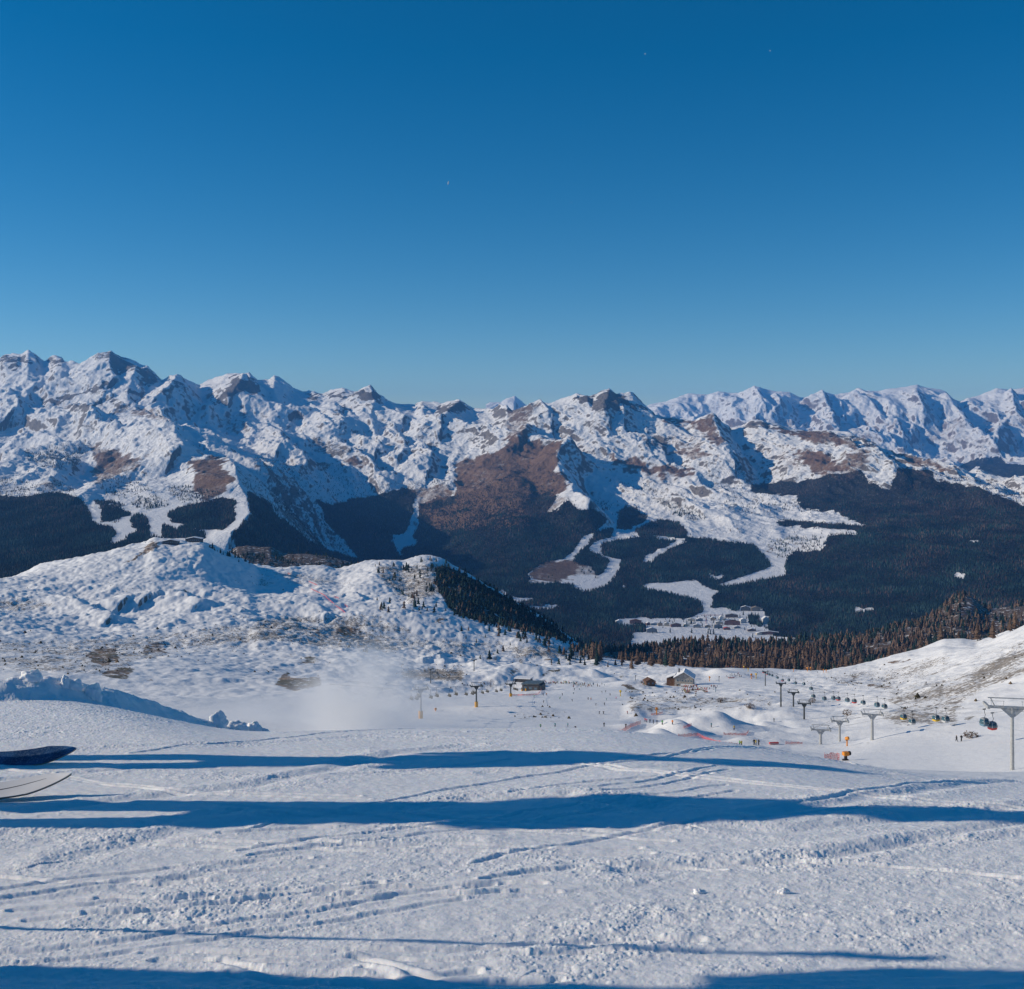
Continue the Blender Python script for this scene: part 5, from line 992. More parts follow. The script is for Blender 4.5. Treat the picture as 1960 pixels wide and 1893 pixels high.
# ---- safety nets
def net(reg, pts, h, label, name='safety_net'):
    h *= .66
    P = [];
    for a, b in zip(pts[:-1], pts[1:]):
        n = max(2, int(math.hypot(b[0] - a[0], b[1] - a[1]) / 14))
        for k in range(n): P.append((a[0] + (b[0] - a[0]) * k / n, a[1] + (b[1] - a[1]) * k / n))
    P.append(pts[-1]); Q = [on2(reg, *p, tmax=7.0) for p in P]
    e = empty(name, Q[0], 0, label, 'safety net', 'red nets along the pistes'); o = Q[0]
    mb = MB(); n = len(Q)
    vs = [q - o + Vector((0, 0, .05)) for q in Q] + [q - o + Vector((0, 0, h * RNG.uniform(.8, 1.05))) for q in Q]
    mb.add(vs, [(i, i + 1, n + i + 1, n + i) for i in range(n - 1)]); mb.build('netting', M['net'], e, recalc=False)
    for q in Q[::3]: MB().tube([q - o + Vector((0, .02, -.3)), q - o + Vector((0, .02, h + .1))], .03, 5).build('post', M['red'], e)
for reg, pts, h, lb in [('c', [(735, 1502), (800, 1460), (850, 1425), (925, 1398)], 2.2, 'red safety net climbing diagonally beside the snow park'), ('c', [(1195, 1495), (1330, 1484), (1420, 1525), (1520, 1555), (1620, 1562)], 1.6, 'red safety net curving below the large jump mound'), ('c', [(1232, 1432), (1290, 1412)], 1.5, 'short red net behind the jump mound'), ('c', [(1520, 1478), (1680, 1482), (1700, 1455)], 1.3, 'pale red net right of the jump mound'), ('e', [(528, 1512), (636, 1508)], 3.0, 'pink safety net left of the yellow fan snow gun'),
                        ('c', [(0, 1196), (100, 1196), (185, 1190)], 1.5, 'pale red net below the lift station'), ('c', [(190, 1190), (215, 1150), (240, 1125)], 2.2, 'red net running up beside the lift station'), ('c', [(1000, 1335), (1060, 1330), (1080, 1322)], 1.4, 'low red net round the orange snow gun'), ('e', [(250, 1390), (370, 1390)], 1.2, 'faint red net on the right of the snow park'),
                        ('b', [(395, 432), (480, 470), (560, 540)], 2.5, 'red net line down the knoll piste, lower one'), ('b', [(380, 378), (440, 405)], 2.5, 'short red net high on the knoll piste'), ('b', [(570, 550), (640, 602)], 2.5, 'red net at the bottom of the knoll piste'), ('b', [(560, 485), (595, 500)], 2.5, 'short red net beside the knoll piste'), ('b', [(636, 545), (660, 562)], 2.5, 'short red net at the right of the knoll piste'), ('b', [(228, 318), (246, 326)], 2.5, 'tiny red net near the knoll crest')]:
    net(reg, pts, h, lb)
for reg, zx, zy, w, lb in [('e', 165, 1392, 3.0, 'red crash pad lying in the snow park'), ('e', 406, 1508, 3.0, 'red crash pad beside the pink net'), ('c', 1575, 1070, 5, 'red banner lying on the slope right of the hut')]:
    p = on2(reg, zx, zy); e = empty('crash_pad', p, R(8), lb, 'crash pad'); MB().box((0, 0, .4), (w, .8, .55)).build('pad', M['red'], e, bevel=.15); MB().box((0, -.42, .4), (w * .94, .04, .12)).build('band', M['shell'], e)
# ------------------------------------------------------------------ skiers and walkers far down the slope
JK = {'red': (.55, .05, .04), 'orange': (.75, .22, .03), 'blue': (.05, .16, .42), 'black': (.02, .02, .025), 'green': (.08, .38, .09), 'pink': (.70, .12, .25), 'yellow': (.70, .50, .05), 'white': (.62, .62, .62), 'teal': (.03, .25, .30)}
PM = {k: simple('jacket_' + k, v, .7, .15, 6) for k, v in JK.items()}
PM['pants'] = simple('ski_trousers', (.025, .027, .035), .75, .2, 6); PM['helmet'] = simple('dark_helmet', (.04, .04, .045), .4, .1); PM['skin'] = simple('skin', (.45, .27, .19), .6, .08)
def figure_mesh(name, jacket, pose):
    """one continuous small figure grown from a joint skeleton"""
    J = {'stand': dict(hip=(0, 0, .92), ch=(0, -.03, 1.30), nk=(0, -.03, 1.50), hd=(0, -.05, 1.66), kL=(-.12, -.05, .50), kR=(.12, -.05, .50), fL=(-.13, 0, .06), fR=(.13, 0, .06), sL=(-.20, -.02, 1.42), sR=(.20, -.02, 1.42), eL=(-.30, -.05, 1.16), eR=(.30, -.05, 1.16), wL=(-.27, -.20, .96), wR=(.27, -.20, .96)),
         'ski': dict(hip=(0, .10, .78), ch=(0, -.10, 1.12), nk=(0, -.18, 1.30), hd=(0, -.24, 1.45), kL=(-.15, -.16, .46), kR=(.15, -.16, .46), fL=(-.15, 0, .06), fR=(.15, 0, .06), sL=(-.20, -.14, 1.23), sR=(.20, -.14, 1.23), eL=(-.38, -.20, 1.02), eR=(.38, -.20, 1.02), wL=(-.36, -.45, .98), wR=(.36, -.45, .98)),
         'walk': dict(hip=(0, 0, .90), ch=(.02, -.06, 1.28), nk=(.02, -.08, 1.48), hd=(.02, -.11, 1.64), kL=(-.10, -.18, .52), kR=(.11, .08, .50), fL=(-.11, -.22, .06), fR=(.12, .30, .10), sL=(-.20, -.06, 1.40), sR=(.22, -.05, 1.40), eL=(-.27, .06, 1.15), eR=(.29, -.14, 1.15), wL=(-.24, .14, .95), wR=(.26, -.32, 1.02))}[pose]
    ks = list(J); ed = [('hip', 'ch'), ('ch', 'nk'), ('nk', 'hd'), ('hip', 'kL'), ('hip', 'kR'), ('kL', 'fL'), ('kR', 'fR'), ('ch', 'sL'), ('ch', 'sR'), ('sL', 'eL'), ('sR', 'eR'), ('eL', 'wL'), ('eR', 'wR')]
    rad = dict(hip=.16, ch=.19, nk=.075, hd=.125, kL=.095, kR=.095, fL=.085, fR=.085, sL=.10, sR=.10, eL=.07, eR=.07, wL=.055, wR=.055)
    me = bpy.data.meshes.new('tmp'); me.from_pydata([J[k] for k in ks], [(ks.index(a), ks.index(b)) for a, b in ed], [])
    o = bpy.data.objects.new('tmp', me); COL.objects.link(o)
    o.modifiers.new('s', 'SKIN'); o.modifiers.new('u', 'SUBSURF').levels = 1
    for i, k in enumerate(ks): me.skin_vertices[0].data[i].radius = (rad[k], rad[k])
    me.skin_vertices[0].data[0].use_root = True
    dg = bpy.context.evaluated_depsgraph_get(); out = bpy.data.meshes.new_from_object(o.evaluated_get(dg)); out.name = name
    bpy.data.objects.remove(o)
    for m in (PM[jacket], PM['pants'], PM['helmet'], PM['skin']):
        out.materials.append(m)
    hz_, hd = J['hip'][2] - .06, Vector(J['hd'])
    for f in out.polygons:
        c = f.center; f.use_smooth = True
        f.material_index = 2 if c.z > hd.z - .02 else 3 if c.z > J['nk'][2] + .03 else 1 if c.z < hz_ and abs(c.x) < .24 else 0
    return out
FIG = {}
def figure(col, pose):
    if (col, pose) not in FIG: FIG[(col, pose)] = figure_mesh('person_' + col + '_' + pose, col, pose)
    return FIG[(col, pose)]
prng = random.Random(5); CK = ['black', 'black', 'black', 'blue', 'red', 'teal', 'orange', 'black', 'green', 'pink', 'yellow', 'white']
def person(p, col, pose, label, group, s=1.0, rz=None):
    o = bpy.data.objects.new('person', figure(col, pose)); COL.objects.link(o)
    o.location = p; o.rotation_euler = (0, 0, prng.uniform(0, 6.28) if rz is None else rz); o.scale = (s,) * 3
    return tag(o, label, 'person', group)
# skiers one by one: view, x, y of the feet, colour, pose
for v, zx, zy, c, po, lb in [('sta', 527, 818, 'green', 'ski', 'skier in bright green jacket near the front snow edge'), ('sta', 537, 862, 'red', 'ski', 'skier in red jacket just below the green one'), ('sta', 546, 888, 'black', 'ski', 'skier in black lowest beside the red one'), ('sta', 692, 802, 'teal', 'ski', 'skier in teal standing right of the green one'), ('sta', 838, 806, 'teal', 'stand', 'standing skier in teal above someone lying down'), ('sta', 926, 838, 'black', 'ski', 'skier in black leaning into a turn'), ('sta', 1253, 802, 'black', 'stand', 'skier in black alone left of the red net'), ('sta', 1503, 818, 'black', 'stand', 'skier in black standing at the red net'), ('sta', 1010, 896, 'white', 'ski', 'skier in white nearest the front snow edge'),
                             ('sta', 1524, 656, 'red', 'ski', 'skier in red at the piste bend below brown grass'), ('sta', 1724, 744, 'red', 'stand', 'skier in red leading the queue to the snow park'), ('sta', 1197, 655, 'black', 'ski', 'left one of two dark skiers in mid piste'), ('sta', 1246, 658, 'black', 'ski', 'right one of two dark skiers in mid piste'), ('sta', 1158, 562, 'black', 'ski', 'dark skier above the mid piste pair'), ('sta', 1258, 556, 'black', 'ski', 'dark skier beside another above the mid piste'), ('sta', 1104, 498, 'orange', 'ski', 'skier in orange in the middle of the wide piste'), ('sta', 1070, 492, 'black', 'ski', 'dark skier just left of the orange one'), ('sta', 1279, 500, 'teal', 'ski', 'teal skier on the right of the wide piste'), ('sta', 1390, 486, 'pink', 'ski', 'pink skier at the right edge of the wide piste'), ('sta', 1323, 444, 'black', 'ski', 'dark skier below the right piste corner'), ('sta', 1231, 414, 'black', 'ski', 'dark skier left of another near upper piste'), ('sta', 1270, 406, 'black', 'ski', 'dark skier right of another near upper piste'), ('sta', 889, 512, 'black', 'ski', 'dark skier left of mid piste'), ('sta', 745, 486, 'green', 'ski', 'dark green skier below the station shadow'), ('sta', 776, 442, 'black', 'ski', 'dark skier right of the station shadow'), ('sta', 900, 428, 'teal', 'ski', 'teal skier below the waiting crowd'), ('sta', 912, 382, 'black', 'ski', 'dark skier at the lower crowd edge'), ('sta', 972, 378, 'teal', 'ski', 'teal skier right of the lower crowd edge'), ('sta', 557, 528, 'black', 'ski', 'dark skier alone below the lift station'), ('sta', 453, 538, 'blue', 'ski', 'blue skier alone below the pylon line'), ('sta', 592, 440, 'orange', 'ski', 'skier in orange at the foot of the station'), ('sta', 556, 444, 'black', 'ski', 'dark skier left of the orange one at station'), ('sta', 448, 466, 'green', 'ski', 'dark green skier left below the station'), ('sta', 1742, 752, 'pink', 'stand', 'skier in pink second in the queue to the snow park'), ('sta', 1780, 758, 'black', 'stand', 'dark skier third in the queue to the snow park'), ('sta', 1820, 768, 'black', 'stand', 'dark skier fourth in the queue to the snow park'), ('sta', 1860, 774, 'black', 'stand', 'dark skier fifth in the queue to the snow park'), ('sta', 1922, 780, 'green', 'stand', 'dark green skier last visible in the queue'),
                             ('gon', 930, 1168, 'black', 'walk', 'walker in black, left one of two on the white mound'), ('gon', 1000, 1166, 'black', 'walk', 'walker in dark clothes, right one of two on the mound')]:
    px, py = zp(v, zx, zy); p = L2.at(px, py); person(p, c, po, lb, 'skiers on the slopes', 1.0 if v == 'sta' else 1.05)
for reg, zx, zy, c, po, lb in [('c', 1152, 1405, 'orange', 'stand', 'skier in orange right of the queue'), ('c', 1078, 1404, 'black', 'stand', 'dark skier left of the orange one'), ('c', 1238, 1560, 'orange', 'ski', 'skier in bright orange below the jump mound'), ('c', 1322, 1562, 'red', 'ski', 'skier in red right of the bright orange one'), ('c', 1430, 1424, 'teal', 'stand', 'teal skier on top of the jump mound'), ('c', 1594, 1444, 'yellow', 'stand', 'yellow skier right of the jump mound'), ('c', 1634, 1560, 'green', 'stand', 'green skier in a group beside the red net'), ('c', 1648, 1562, 'yellow', 'stand', 'yellow skier in a group beside the red net'), ('c', 1738, 1552, 'black', 'stand', 'dark skier left of three in the snow park'), ('c', 1752, 1555, 'yellow', 'stand', 'yellow skier in the middle of three'), ('c', 1770, 1553, 'black', 'stand', 'dark skier right of three in the snow park'), ('c', 1880, 1384, 'black', 'stand', 'dark figure in the round snow hollow'), ('c', 1312, 1286, 'black', 'stand', 'dark figure on the grassy bank'), ('c', 945, 1182, 'black', 'walk', 'dark walker right of the brown bank'), ('c', 1700, 1290, 'black', 'walk', 'dark walker left of the gondola pylons')]:
    person(on2(reg, zx, zy), c, po, lb, 'skiers on the slopes')
def crowd(v, n, x0, x1, y0, y1, where, group, cols=CK):
    for k in range(n):
        px, py = zp(v, prng.uniform(x0, x1), prng.uniform(y0, y1)) if v in ('sta', 'hut') else dpx(v, prng.uniform(x0, x1), prng.uniform(y0, y1))
        c = prng.choice(cols); person(L2.at(px, py, tmax=6.1), c, prng.choice(['stand', 'stand', 'walk']), 'tiny person in ' + c + ' jacket ' + where, group, prng.uniform(.92, 1.06))
crowd('sta', 46, 575, 950, 290, 312, 'waiting in the row behind the lift station', 'people waiting behind the lift station')
crowd('sta', 34, 880, 1100, 312, 352, 'in the loose crowd right of the waiting row', 'loose crowd at the head of the piste')
crowd('sta', 10, 1100, 1260, 316, 350, 'right of the loose crowd', 'people spread right of the loose crowd', ['black', 'blue', 'teal', 'black'])
crowd('hut', 34, 5, 240, 1345, 1392, 'gathered round the chalet bar', 'people round the chalet bar')
crowd('hut', 26, 600, 820, 1402, 1425, 'standing before the hut terrace bar', 'people before the terrace bar', ['black', 'red', 'black', 'red', 'orange'])
crowd('hut', 46, 595, 1000, 1432, 1500, 'on the sunny terrace below the stone hut', 'people on the hut terrace', ['red', 'orange', 'yellow', 'black', 'black', 'red', 'white'])
crowd('hut', 9, 1005, 1120, 1405, 1420, 'in the row right of the hut shadow', 'people right of the hut shadow', ['black', 'red', 'black'])
crowd('hut', 12, 1240, 1560, 1240, 1290, 'on the practice slope right of the hut', 'people on the practice slope', ['black', 'blue', 'red', 'teal'])
crowd('c', 14, 1540, 1960, 1040, 1075, 'far off on the slope by the snow guns', 'people by the far snow guns', ['black', 'blue', 'red', 'black'])
crowd('hut', 22, 1180, 1600, 1030, 1105, 'in the distant row near the bare larches', 'people by the distant row', ['black', 'grey' if False else 'black', 'blue', 'red'])
# tables on the hut terrace
for k in range(14):
    px, py = zp('hut', prng.uniform(610, 990), prng.uniform(1440, 1498)); p = L2.at(px, py)
    if k == 0:
        t0 = e = empty('terrace_table', p, prng.uniform(-.5, .5), 'wooden table among guests on the hut terrace', 'table', 'tables on the hut terrace')
        MB().box((0, 0, .74), (2.0, .8, .07)).build('tabletop', M['tan'], e)
        for s in (-1, 1): MB().box((s * .8, 0, .35), (.1, .6, .72)).build('leg', M['timber'], e)
        for s in (-1, 1): MB().box((0, s * .75, .44), (2.0, .28, .06)).build('bench_seat', M['tan'], e)
    else: e = copy_tree(t0); e.location = p; e.rotation_euler = (0, 0, prng.uniform(-.5, .5))
# ---- shrubs and single trees that can be told apart
def shrub(p, r, h, label, brown=True):
    e = empty('bare_shrub', p, 0, label, 'shrub', 'bare shrubs in the snow'); rg = np.random.default_rng(int(p.x * 10) % 9999)
    b = MB()
    for k in range(7):
        a = rg.uniform(0, 6.28); q = rg.uniform(.2, .8) * r; b.tube([(0, 0, -.2), (q * .4 * math.cos(a), q * .4 * math.sin(a), h * .5), (q * math.cos(a), q * math.sin(a), h * rg.uniform(.7, 1))], [.07, .05, .02], 4, False)
    b.build('stems', M['timber'], e)
    vs = []; fs = []
    for k in range(240):
        d = rg.normal(size=3); d /= np.linalg.norm(d); q = rg.uniform(.55, 1) ** .5; c = np.array((d[0] * r * q, d[1] * r * q, h * .5 + d[2] * h * .5 * q))
        t1 = rg.normal(size=3) * .22; t2 = rg.normal(size=3) * .22; n = len(vs); vs += [tuple(c), tuple(c + t1), tuple(c + t2)]; fs.append((n, n + 1, n + 2))
    MB().add(vs, fs).build('twigs', TW, e, recalc=False)
TW = simple('bare_twigs', (.15, .10, .07), .9, .25, 2)
for reg, zx, zy, r, h, lb in [('e', 690, 1186, 2.0, 2.6, 'round brown shrub left of the middle pylon top'), ('e', 440, 1095, 1.7, 2.6, 'pale brown shrub beside the dark pylon'), ('c', 1462, 962, 5.5, 9, 'big round bare bush at the tree line right of the lodge'), ('c', 1494, 1246, 1.8, 2.6, 'brown shrub left of the T shaped pylon'), ('c', 1708, 1288, 2.0, 2.4, 'brown shrub above the round snow hollow'), ('e', 1580, 1345, 2.0, 1.4, 'low brown shrub right of the two walkers'), ('b', 1685, 1135, 3, 6, 'grey bare bush left of the yellow padded pylon'), ('b', 1720, 940, 2.2, 4, 'bare brown bush below the scattered larches'), ('b', 1905, 962, 2.2, 3.4, 'bare brown bush near the lift station rocks')]:
    shrub(on2(reg, zx, zy), r, h, lb)
# ---- the largest-looking conifers as things of their own
def conifer_proto(kind, seed):
    rg = np.random.default_rng(seed); e = empty(kind); k = LARCH if kind == 'larch_tree' else SPRUCE
    MB().tube([(0, 0, -.08), (0, 0, .5), (0, 0, .96)], [.022, .015, .004], 6).build('trunk', M['timber'], e)
    v, f = cone_tree(rg, 5, 9, .27 if kind == 'larch_tree' else .23)
    vs = [tuple(x) for x in v]; fs = [tuple(x) for x in f]
    for q in range(150):
        z = rg.uniform(.12, .95); r = .26 * (1.02 - z) * rg.uniform(.5, 1.15); a = rg.uniform(0, 6.283); c = np.array((r * math.cos(a), r * math.sin(a), z)); t1 = rg.normal(size=3) * .022; t2 = np.array((math.cos(a), math.sin(a), -.5)) * .05
        n = len(vs); vs += [tuple(c), tuple(c + t1), tuple(c + t2)]; fs.append((n, n + 1, n + 2))
    m = MB().add(vs, fs); o = m.build('crown', M_fol, e, recalc=False)
    at = o.data.attributes.new('cover', 'FLOAT_COLOR', 'POINT'); cc = np.ones((len(vs), 4), np.float32); cc[:, :3] = k * rg.uniform(.8, 1.3); at.data.foreach_set('color', cc.ravel())
    return e
PROT = {k: [conifer_proto(k, s) for s in (1, 2, 3)] for k in ('larch_tree', 'spruce_tree')}; used = set()
for i in BIG:
    kind = 'larch_tree' if c2[i][0] > .03 else 'spruce_tree'; q = prng.randrange(3); e = PROT[kind][q]
    if (kind, q) in used: e = copy_tree(e)
    used.add((kind, q)); e.location = P2[i]; s = float(h2[i]); e.scale = (s, s, s); e.rotation_euler = (0, 0, prng.uniform(0, 6.28))
    nm = 'bare brown larch' if kind == 'larch_tree' else 'dark green spruce'; x, y = px_[i], py_[i]
    w = 'at the front edge of the wood beyond the plateau' if x > 1130 and y > 1255 else 'on the wooded rise right of the village' if x > 1130 else 'among the scattered trees left of the plateau wood' if y > 1200 else 'on the snowy knoll beside the dark spur'
    tag(e, nm + ' ' + w, 'tree', 'nearest larches of the wood' if kind == 'larch_tree' else 'nearest spruces of the slope')
for k, l in PROT.items():
    for q, e in enumerate(l):
        if (k, q) not in used:
            for ch in list(e.children): bpy.data.objects.remove(ch)
            bpy.data.objects.remove(e)
# single spruces standing in the village field
for zx, zy, h in [(610, 480, 20), (845, 485, 22), (1025, 490, 20), (1050, 500, 22), (1085, 498, 24), (465, 485, 14), (1512, 535, 18), (420, 490, 12), (960, 415, 18), (760, 420, 16), (1200, 350, 18), (1410, 290, 20)]:
    p = L5.at(*zp('vil', zx, zy), tmin=.7); e = copy_tree(PROT['spruce_tree'][0]); e.location = p; e.scale = (h,) * 3; e.rotation_euler = (0, 0, prng.uniform(0, 6)); tag(e, 'single dark spruce standing between village houses and the snow field', 'tree', 'single spruces in the village')
# ------------------------------------------------------------------ the snow right in front of the camera
S = 1.7        # the front slope is laid out in units of S metres
def fg_base(X, Y):
    u = X / np.maximum(Y, .3)
    l = sstep(-.22, -.50, u)
    z = -.396 - .152 * Y + .012 * X - .045 * np.maximum(X - .3, 0) * np.clip((Y - 2.2) / 1.2, 0, 1.1)
    Y0 = 2.6 + 1.9 * l - 1.15 * sstep(.02, .50, u)
    z = z - .0364 * np.clip(Y - Y0, 0, 3.2) ** 2 - .233 * np.clip(Y - Y0 - 3.2, 0, None)
    return z
BANK = np.array([(-3.6, 3.3), (-2.75, 4.05), (-2.25, 4.78), (-1.93, 5.22), (-1.56, 5.85), (-1.32, 6.25), (-1.14, 6.6), (-1.0, 6.9)])
BH = np.array([.10, .085, .082, .085, .105, .115, .10, .03])
def seg_dist(X, Y, P, V=None):
    best = np.full(X.shape, 1e9); val = np.zeros(X.shape); sgn = np.zeros(X.shape)
    for i in range(len(P) - 1):
        a, b = P[i], P[i + 1]; d = b - a
        q = np.clip(((X - a[0]) * d[0] + (Y - a[1]) * d[1]) / (d @ d), 0, 1)
        ex, ey = X - a[0] - q * d[0], Y - a[1] - q * d[1]; D = np.hypot(ex, ey); m = D < best
        best = np.where(m, D, best); sgn = np.where(m, np.sign(d[0] * ey - d[1] * ex), sgn)
        if V is not None: val = np.where(m, V[i] + q * (V[i + 1] - V[i]), val)
    return best, sgn, val
def lumps(X, Y, cell, seed, prob, rmin, rmax, sq=1.0):
    """rounded crumbs of snow scattered by chance: height in metres"""
    x, y = X / cell, Y / cell * sq; ix, iy = np.floor(x), np.floor(y); out = np.zeros(X.shape, np.float32)
    for dx in (-1, 0, 1):
        for dy in (-1, 0, 1):
            cx, cy = ix + dx, iy + dy; h = _h(cx, cy, seed); h2 = _h(cx, cy, seed + 1); h3 = _h(cx, cy, seed + 2)
            jx, jy = cx + (h & 0xffff) / 65536.0, cy + (h >> 16) / 65536.0
            r = rmin + (rmax - rmin) * ((h2 & 0xffff) / 65536.0) ** 2.2; on = ((h2 >> 16) / 65536.0) < prob
            e = .75 + .5 * (h3 & 0xffff) / 65536.0
            d2 = ((x - jx) * e) ** 2 + ((y - jy) / e) ** 2
            out = np.maximum(out, np.where(on, np.sqrt(np.clip(r * r - d2, 0, None)) * (.7 + .5 * (h3 >> 16) / 65536.0), 0))
    return out * cell
def dpt(px, py):
    """plan position of a screen point on the front snow"""
    u = (px - CX) / F; Ys = np.linspace(.7, 7, 3000); z = fg_base(Ys * u, Ys); p = HY - z / Ys * F
    i = np.where(p <= py)[0]; i = i[0] if len(i) else np.argmin(p); return np.array((Ys[i] * u, Ys[i]))
# ski tracks and ploughed edges read from the photograph: points, width, groove depth, crumb amount
TR = [([(-40, 1560), (200, 1535), (480, 1505), (640, 1470), (760, 1440), (900, 1428)], .055, .022, .6), ([(-40, 1500), (260, 1470), (500, 1470), (800, 1452), (1050, 1440)], .05, .016, .6), ([(150, 1640), (350, 1590), (560, 1565), (800, 1550)], .06, .02, 1.0),
      ([(0, 1730), (300, 1695), (480, 1650), (640, 1625), (900, 1612)], .035, .012, .9), ([(220, 1760), (420, 1720), (620, 1700), (820, 1660), (1000, 1650)], .05, .016, 1.0), ([(0, 1790), (200, 1770), (500, 1750), (800, 1770)], .03, .008, .6),
      ([(560, 1880), (760, 1835), (900, 1815), (1100, 1790), (1240, 1795)], .04, .014, 1.0), ([(1060, 1850), (1160, 1800), (1260, 1768), (1460, 1760), (1700, 1780), (2000, 1740)], .045, .018, 1.0), ([(1080, 1870), (1120, 1830), (1180, 1800)], .03, .012, .8),
      ([(1200, 1665), (1500, 1650), (1650, 1622), (1800, 1610), (2000, 1600)], .045, .022, .9), ([(1600, 1640), (1860, 1590), (1960, 1575), (2060, 1560)], .04, .02, 1.0), ([(1340, 1580), (1500, 1590), (1700, 1570), (2000, 1540)], .05, .018, 1.0),
      ([(900, 1700), (1100, 1660), (1300, 1640)], .03, .008, .7), ([(1380, 1720), (1600, 1700), (1800, 1690), (2000, 1650)], .04, .010, .7), ([(940, 1480), (1150, 1475), (1400, 1468), (1700, 1480)], .05, .012, .5), ([(100, 1440), (400, 1425), (700, 1410), (900, 1412)], .05, .012, .7),
      ([(900, 1530), (1080, 1525), (1250, 1548), (1300, 1570)], .06, .024, 1.0), ([(1460, 1560), (1640, 1530), (1760, 1515), (1960, 1490)], .05, .022, .8), ([(0, 1870), (380, 1880), (520, 1870), (700, 1885)], .04, .015, .8), ([(1400, 1880), (1600, 1850), (1800, 1810), (2000, 1790)], .035, .012, .8),
      ([(0, 1600), (240, 1590), (420, 1560)], .05, .014, .8), ([(700, 1580), (900, 1560), (1200, 1578)], .05, .012, .9), ([(1000, 1720), (1200, 1700), (1240, 1690)], .02, .006, .3), ([(480, 1800), (700, 1790), (900, 1770)], .03, .008, .5)]
_r = random.Random(12)
for _k in range(26):      # thin single ski lines running across the slope
    _y = _r.uniform(1440, 1880); _x = _r.uniform(-200, 1500); _l = _r.uniform(350, 1100); _s = _r.uniform(-.16, .10); _c = _r.uniform(-25, 25)
    TR.append(([(_x + _l * t_, _y + _s * _l * t_ + _c * math.sin(3.1 * t_)) for t_ in (0, .2, .4, .6, .8, 1)], .011, .012, .22))
    if _k % 2: TR.append(([(_x + 20 + _l * t_, _y + 16 * (_y - 1300) / 400 + _s * _l * t_ + _c * math.sin(3.1 * t_)) for t_ in (0, .2, .4, .6, .8, 1)], .011, .011, .15))
fpx = np.concatenate([np.linspace(-3200, -900, 70, endpoint=False), np.linspace(-900, -40, 130, endpoint=False), np.linspace(-40, 2000, 1600, endpoint=False), np.linspace(2000, 2900, 130, endpoint=False), np.linspace(2900, 5200, 70)])
fu = (fpx - CX) / F
fY = np.concatenate([np.geomspace(.62, 1.0, 110, endpoint=False), np.geomspace(1.0, 7.4, 1080, endpoint=False), np.geomspace(7.4, 15, 50)])
fY2 = np.repeat(fY[:, None], len(fu), 1); fX2 = fY2 * fu[None, :]
def front_height(X, Y):
    z = fg_base(X, Y)
    D, s, v = seg_dist(X, Y, BANK, BH)
    D = D + .03 * fbm(X * 6, Y * 6, 3, 703)
    frontw = .20 + .08 * np.clip((-X - 1.2) / 1.2, 0, 1)
    prof = np.where(s < 0, sstep(frontw, .0, D) ** .8, np.exp(-(D / .6) ** 2))
    wob = 1 + .22 * fbm(X * 5, Y * 2, 3, 707) 
    bank = v * prof * np.clip(wob, .3, 2)
    z = z + bank
    z = z + .0055 * fbm(X * 1.3, Y * 2.2, 3, 711) + .002 * fbm(X * 3.0 + Y, Y * 6.0, 3, 713)
    cr = sstep(.08, .55, fbm(X * 1.5 + 3, Y * 3.4, 4, 717)) * .6
    w1 = .012 * fbm(X * 9, Y * 9, 3, 719); w2 = .02 * fbm(X * 5, Y * 5, 3, 721); cv = .55 + .9 * fbm(X * 4, Y * 4, 2, 723)
    for pts, w, dep, k in TR:
        P = np.array([dpt(*p) for p in pts]); m = w * 5
        s_ = (X > P[:, 0].min() - m) & (X < P[:, 0].max() + m) & (Y > P[:, 1].min() - m) & (Y < P[:, 1].max() + m)
        D, s, _ = seg_dist(X[s_] + w1[s_], Y[s_] + w2[s_], P); dep = dep * (.24 if w > .02 else .26) * (.45 if P[:, 1].mean() < 1.6 and w > .02 else 1)
        z[s_] += -dep * .7 * np.exp(-(D / (w * .5)) ** 2) + dep * .7 * np.exp(-((D - w * 1.0) / (w * .6)) ** 2) * (s > 0) + dep * .25 * np.exp(-((D - w) / (w * .6)) ** 2) * (s < 0)
        cr[s_] = np.maximum(cr[s_], k * np.exp(-((D - w * .9) / (w * 1.3)) ** 2) * cv[s_])
    lod = sstep(8.0, 6.8, Y)
    cr = .62 * lod * np.clip(cr + .45 * sstep(-.9, -1.5, X) * sstep(2.9, 3.3, Y) + .22 * sstep(2.6, 3.6, Y), 0, 1)
    hard = sstep(.02, .08, bank)
    z = z + cr * lumps(X, Y, .034, 731, .05, .12, .40) * .22
    z = z + cr * lumps(X, Y, .018, 733, .36, .12, .50) * .28
    z = z + lod * np.clip(cr * 1.3 + .02, 0, 1) * lumps(X, Y, .0085, 735, .62, .16, .6) * .48
    z = z + lod * np.clip(cr * 1.5 + .08, 0, 1) * lumps(X, Y, .0050, 747, .6, .16, .6) * .55
    z = z + (cr * .008) * np.abs(fbm(X * 18, Y * 18, 4, 737)) + .0011 * lod * fbm(X * 40, Y * 55, 3, 739)
    z = z + .0012 * lod * fbm(X * 10 + Y * 5, Y * 90, 3, 741) * (1 - cr)
    z = z + lod * hard * (.010 * fbm(X * 12, Y * 12, 4, 743) + .012 * np.abs(fbm(X * 5, Y * 5, 3, 745)))
    return z
fZ2 = front_height(fX2, fY2)
def front_mat():
    t = NT('trodden_snow'); g = t.pos(); P = g.outputs['Position']
    n1 = t.noise(P, 60, 4, .6); n2 = t.noise(P, 260, 3, .7); n3 = t.noise(P, 9, 4, .6)
    col = t.mix(t.ramp(n3, .35, .7), (.87, .875, .89, 1), (.91, .915, .925, 1))
    b = t.surf(col, .55, t.bump(t.math('ADD', n1, t.math('MULTIPLY', n2, .55)), .30, .004), Specular_IOR_Level=.3)
    b.inputs['Subsurface Weight'].default_value = .25; b.inputs['Subsurface Radius'].default_value = (.012, .017, .024); b.inputs['Subsurface Scale'].default_value = .6
    return t.m
M_front = front_mat()
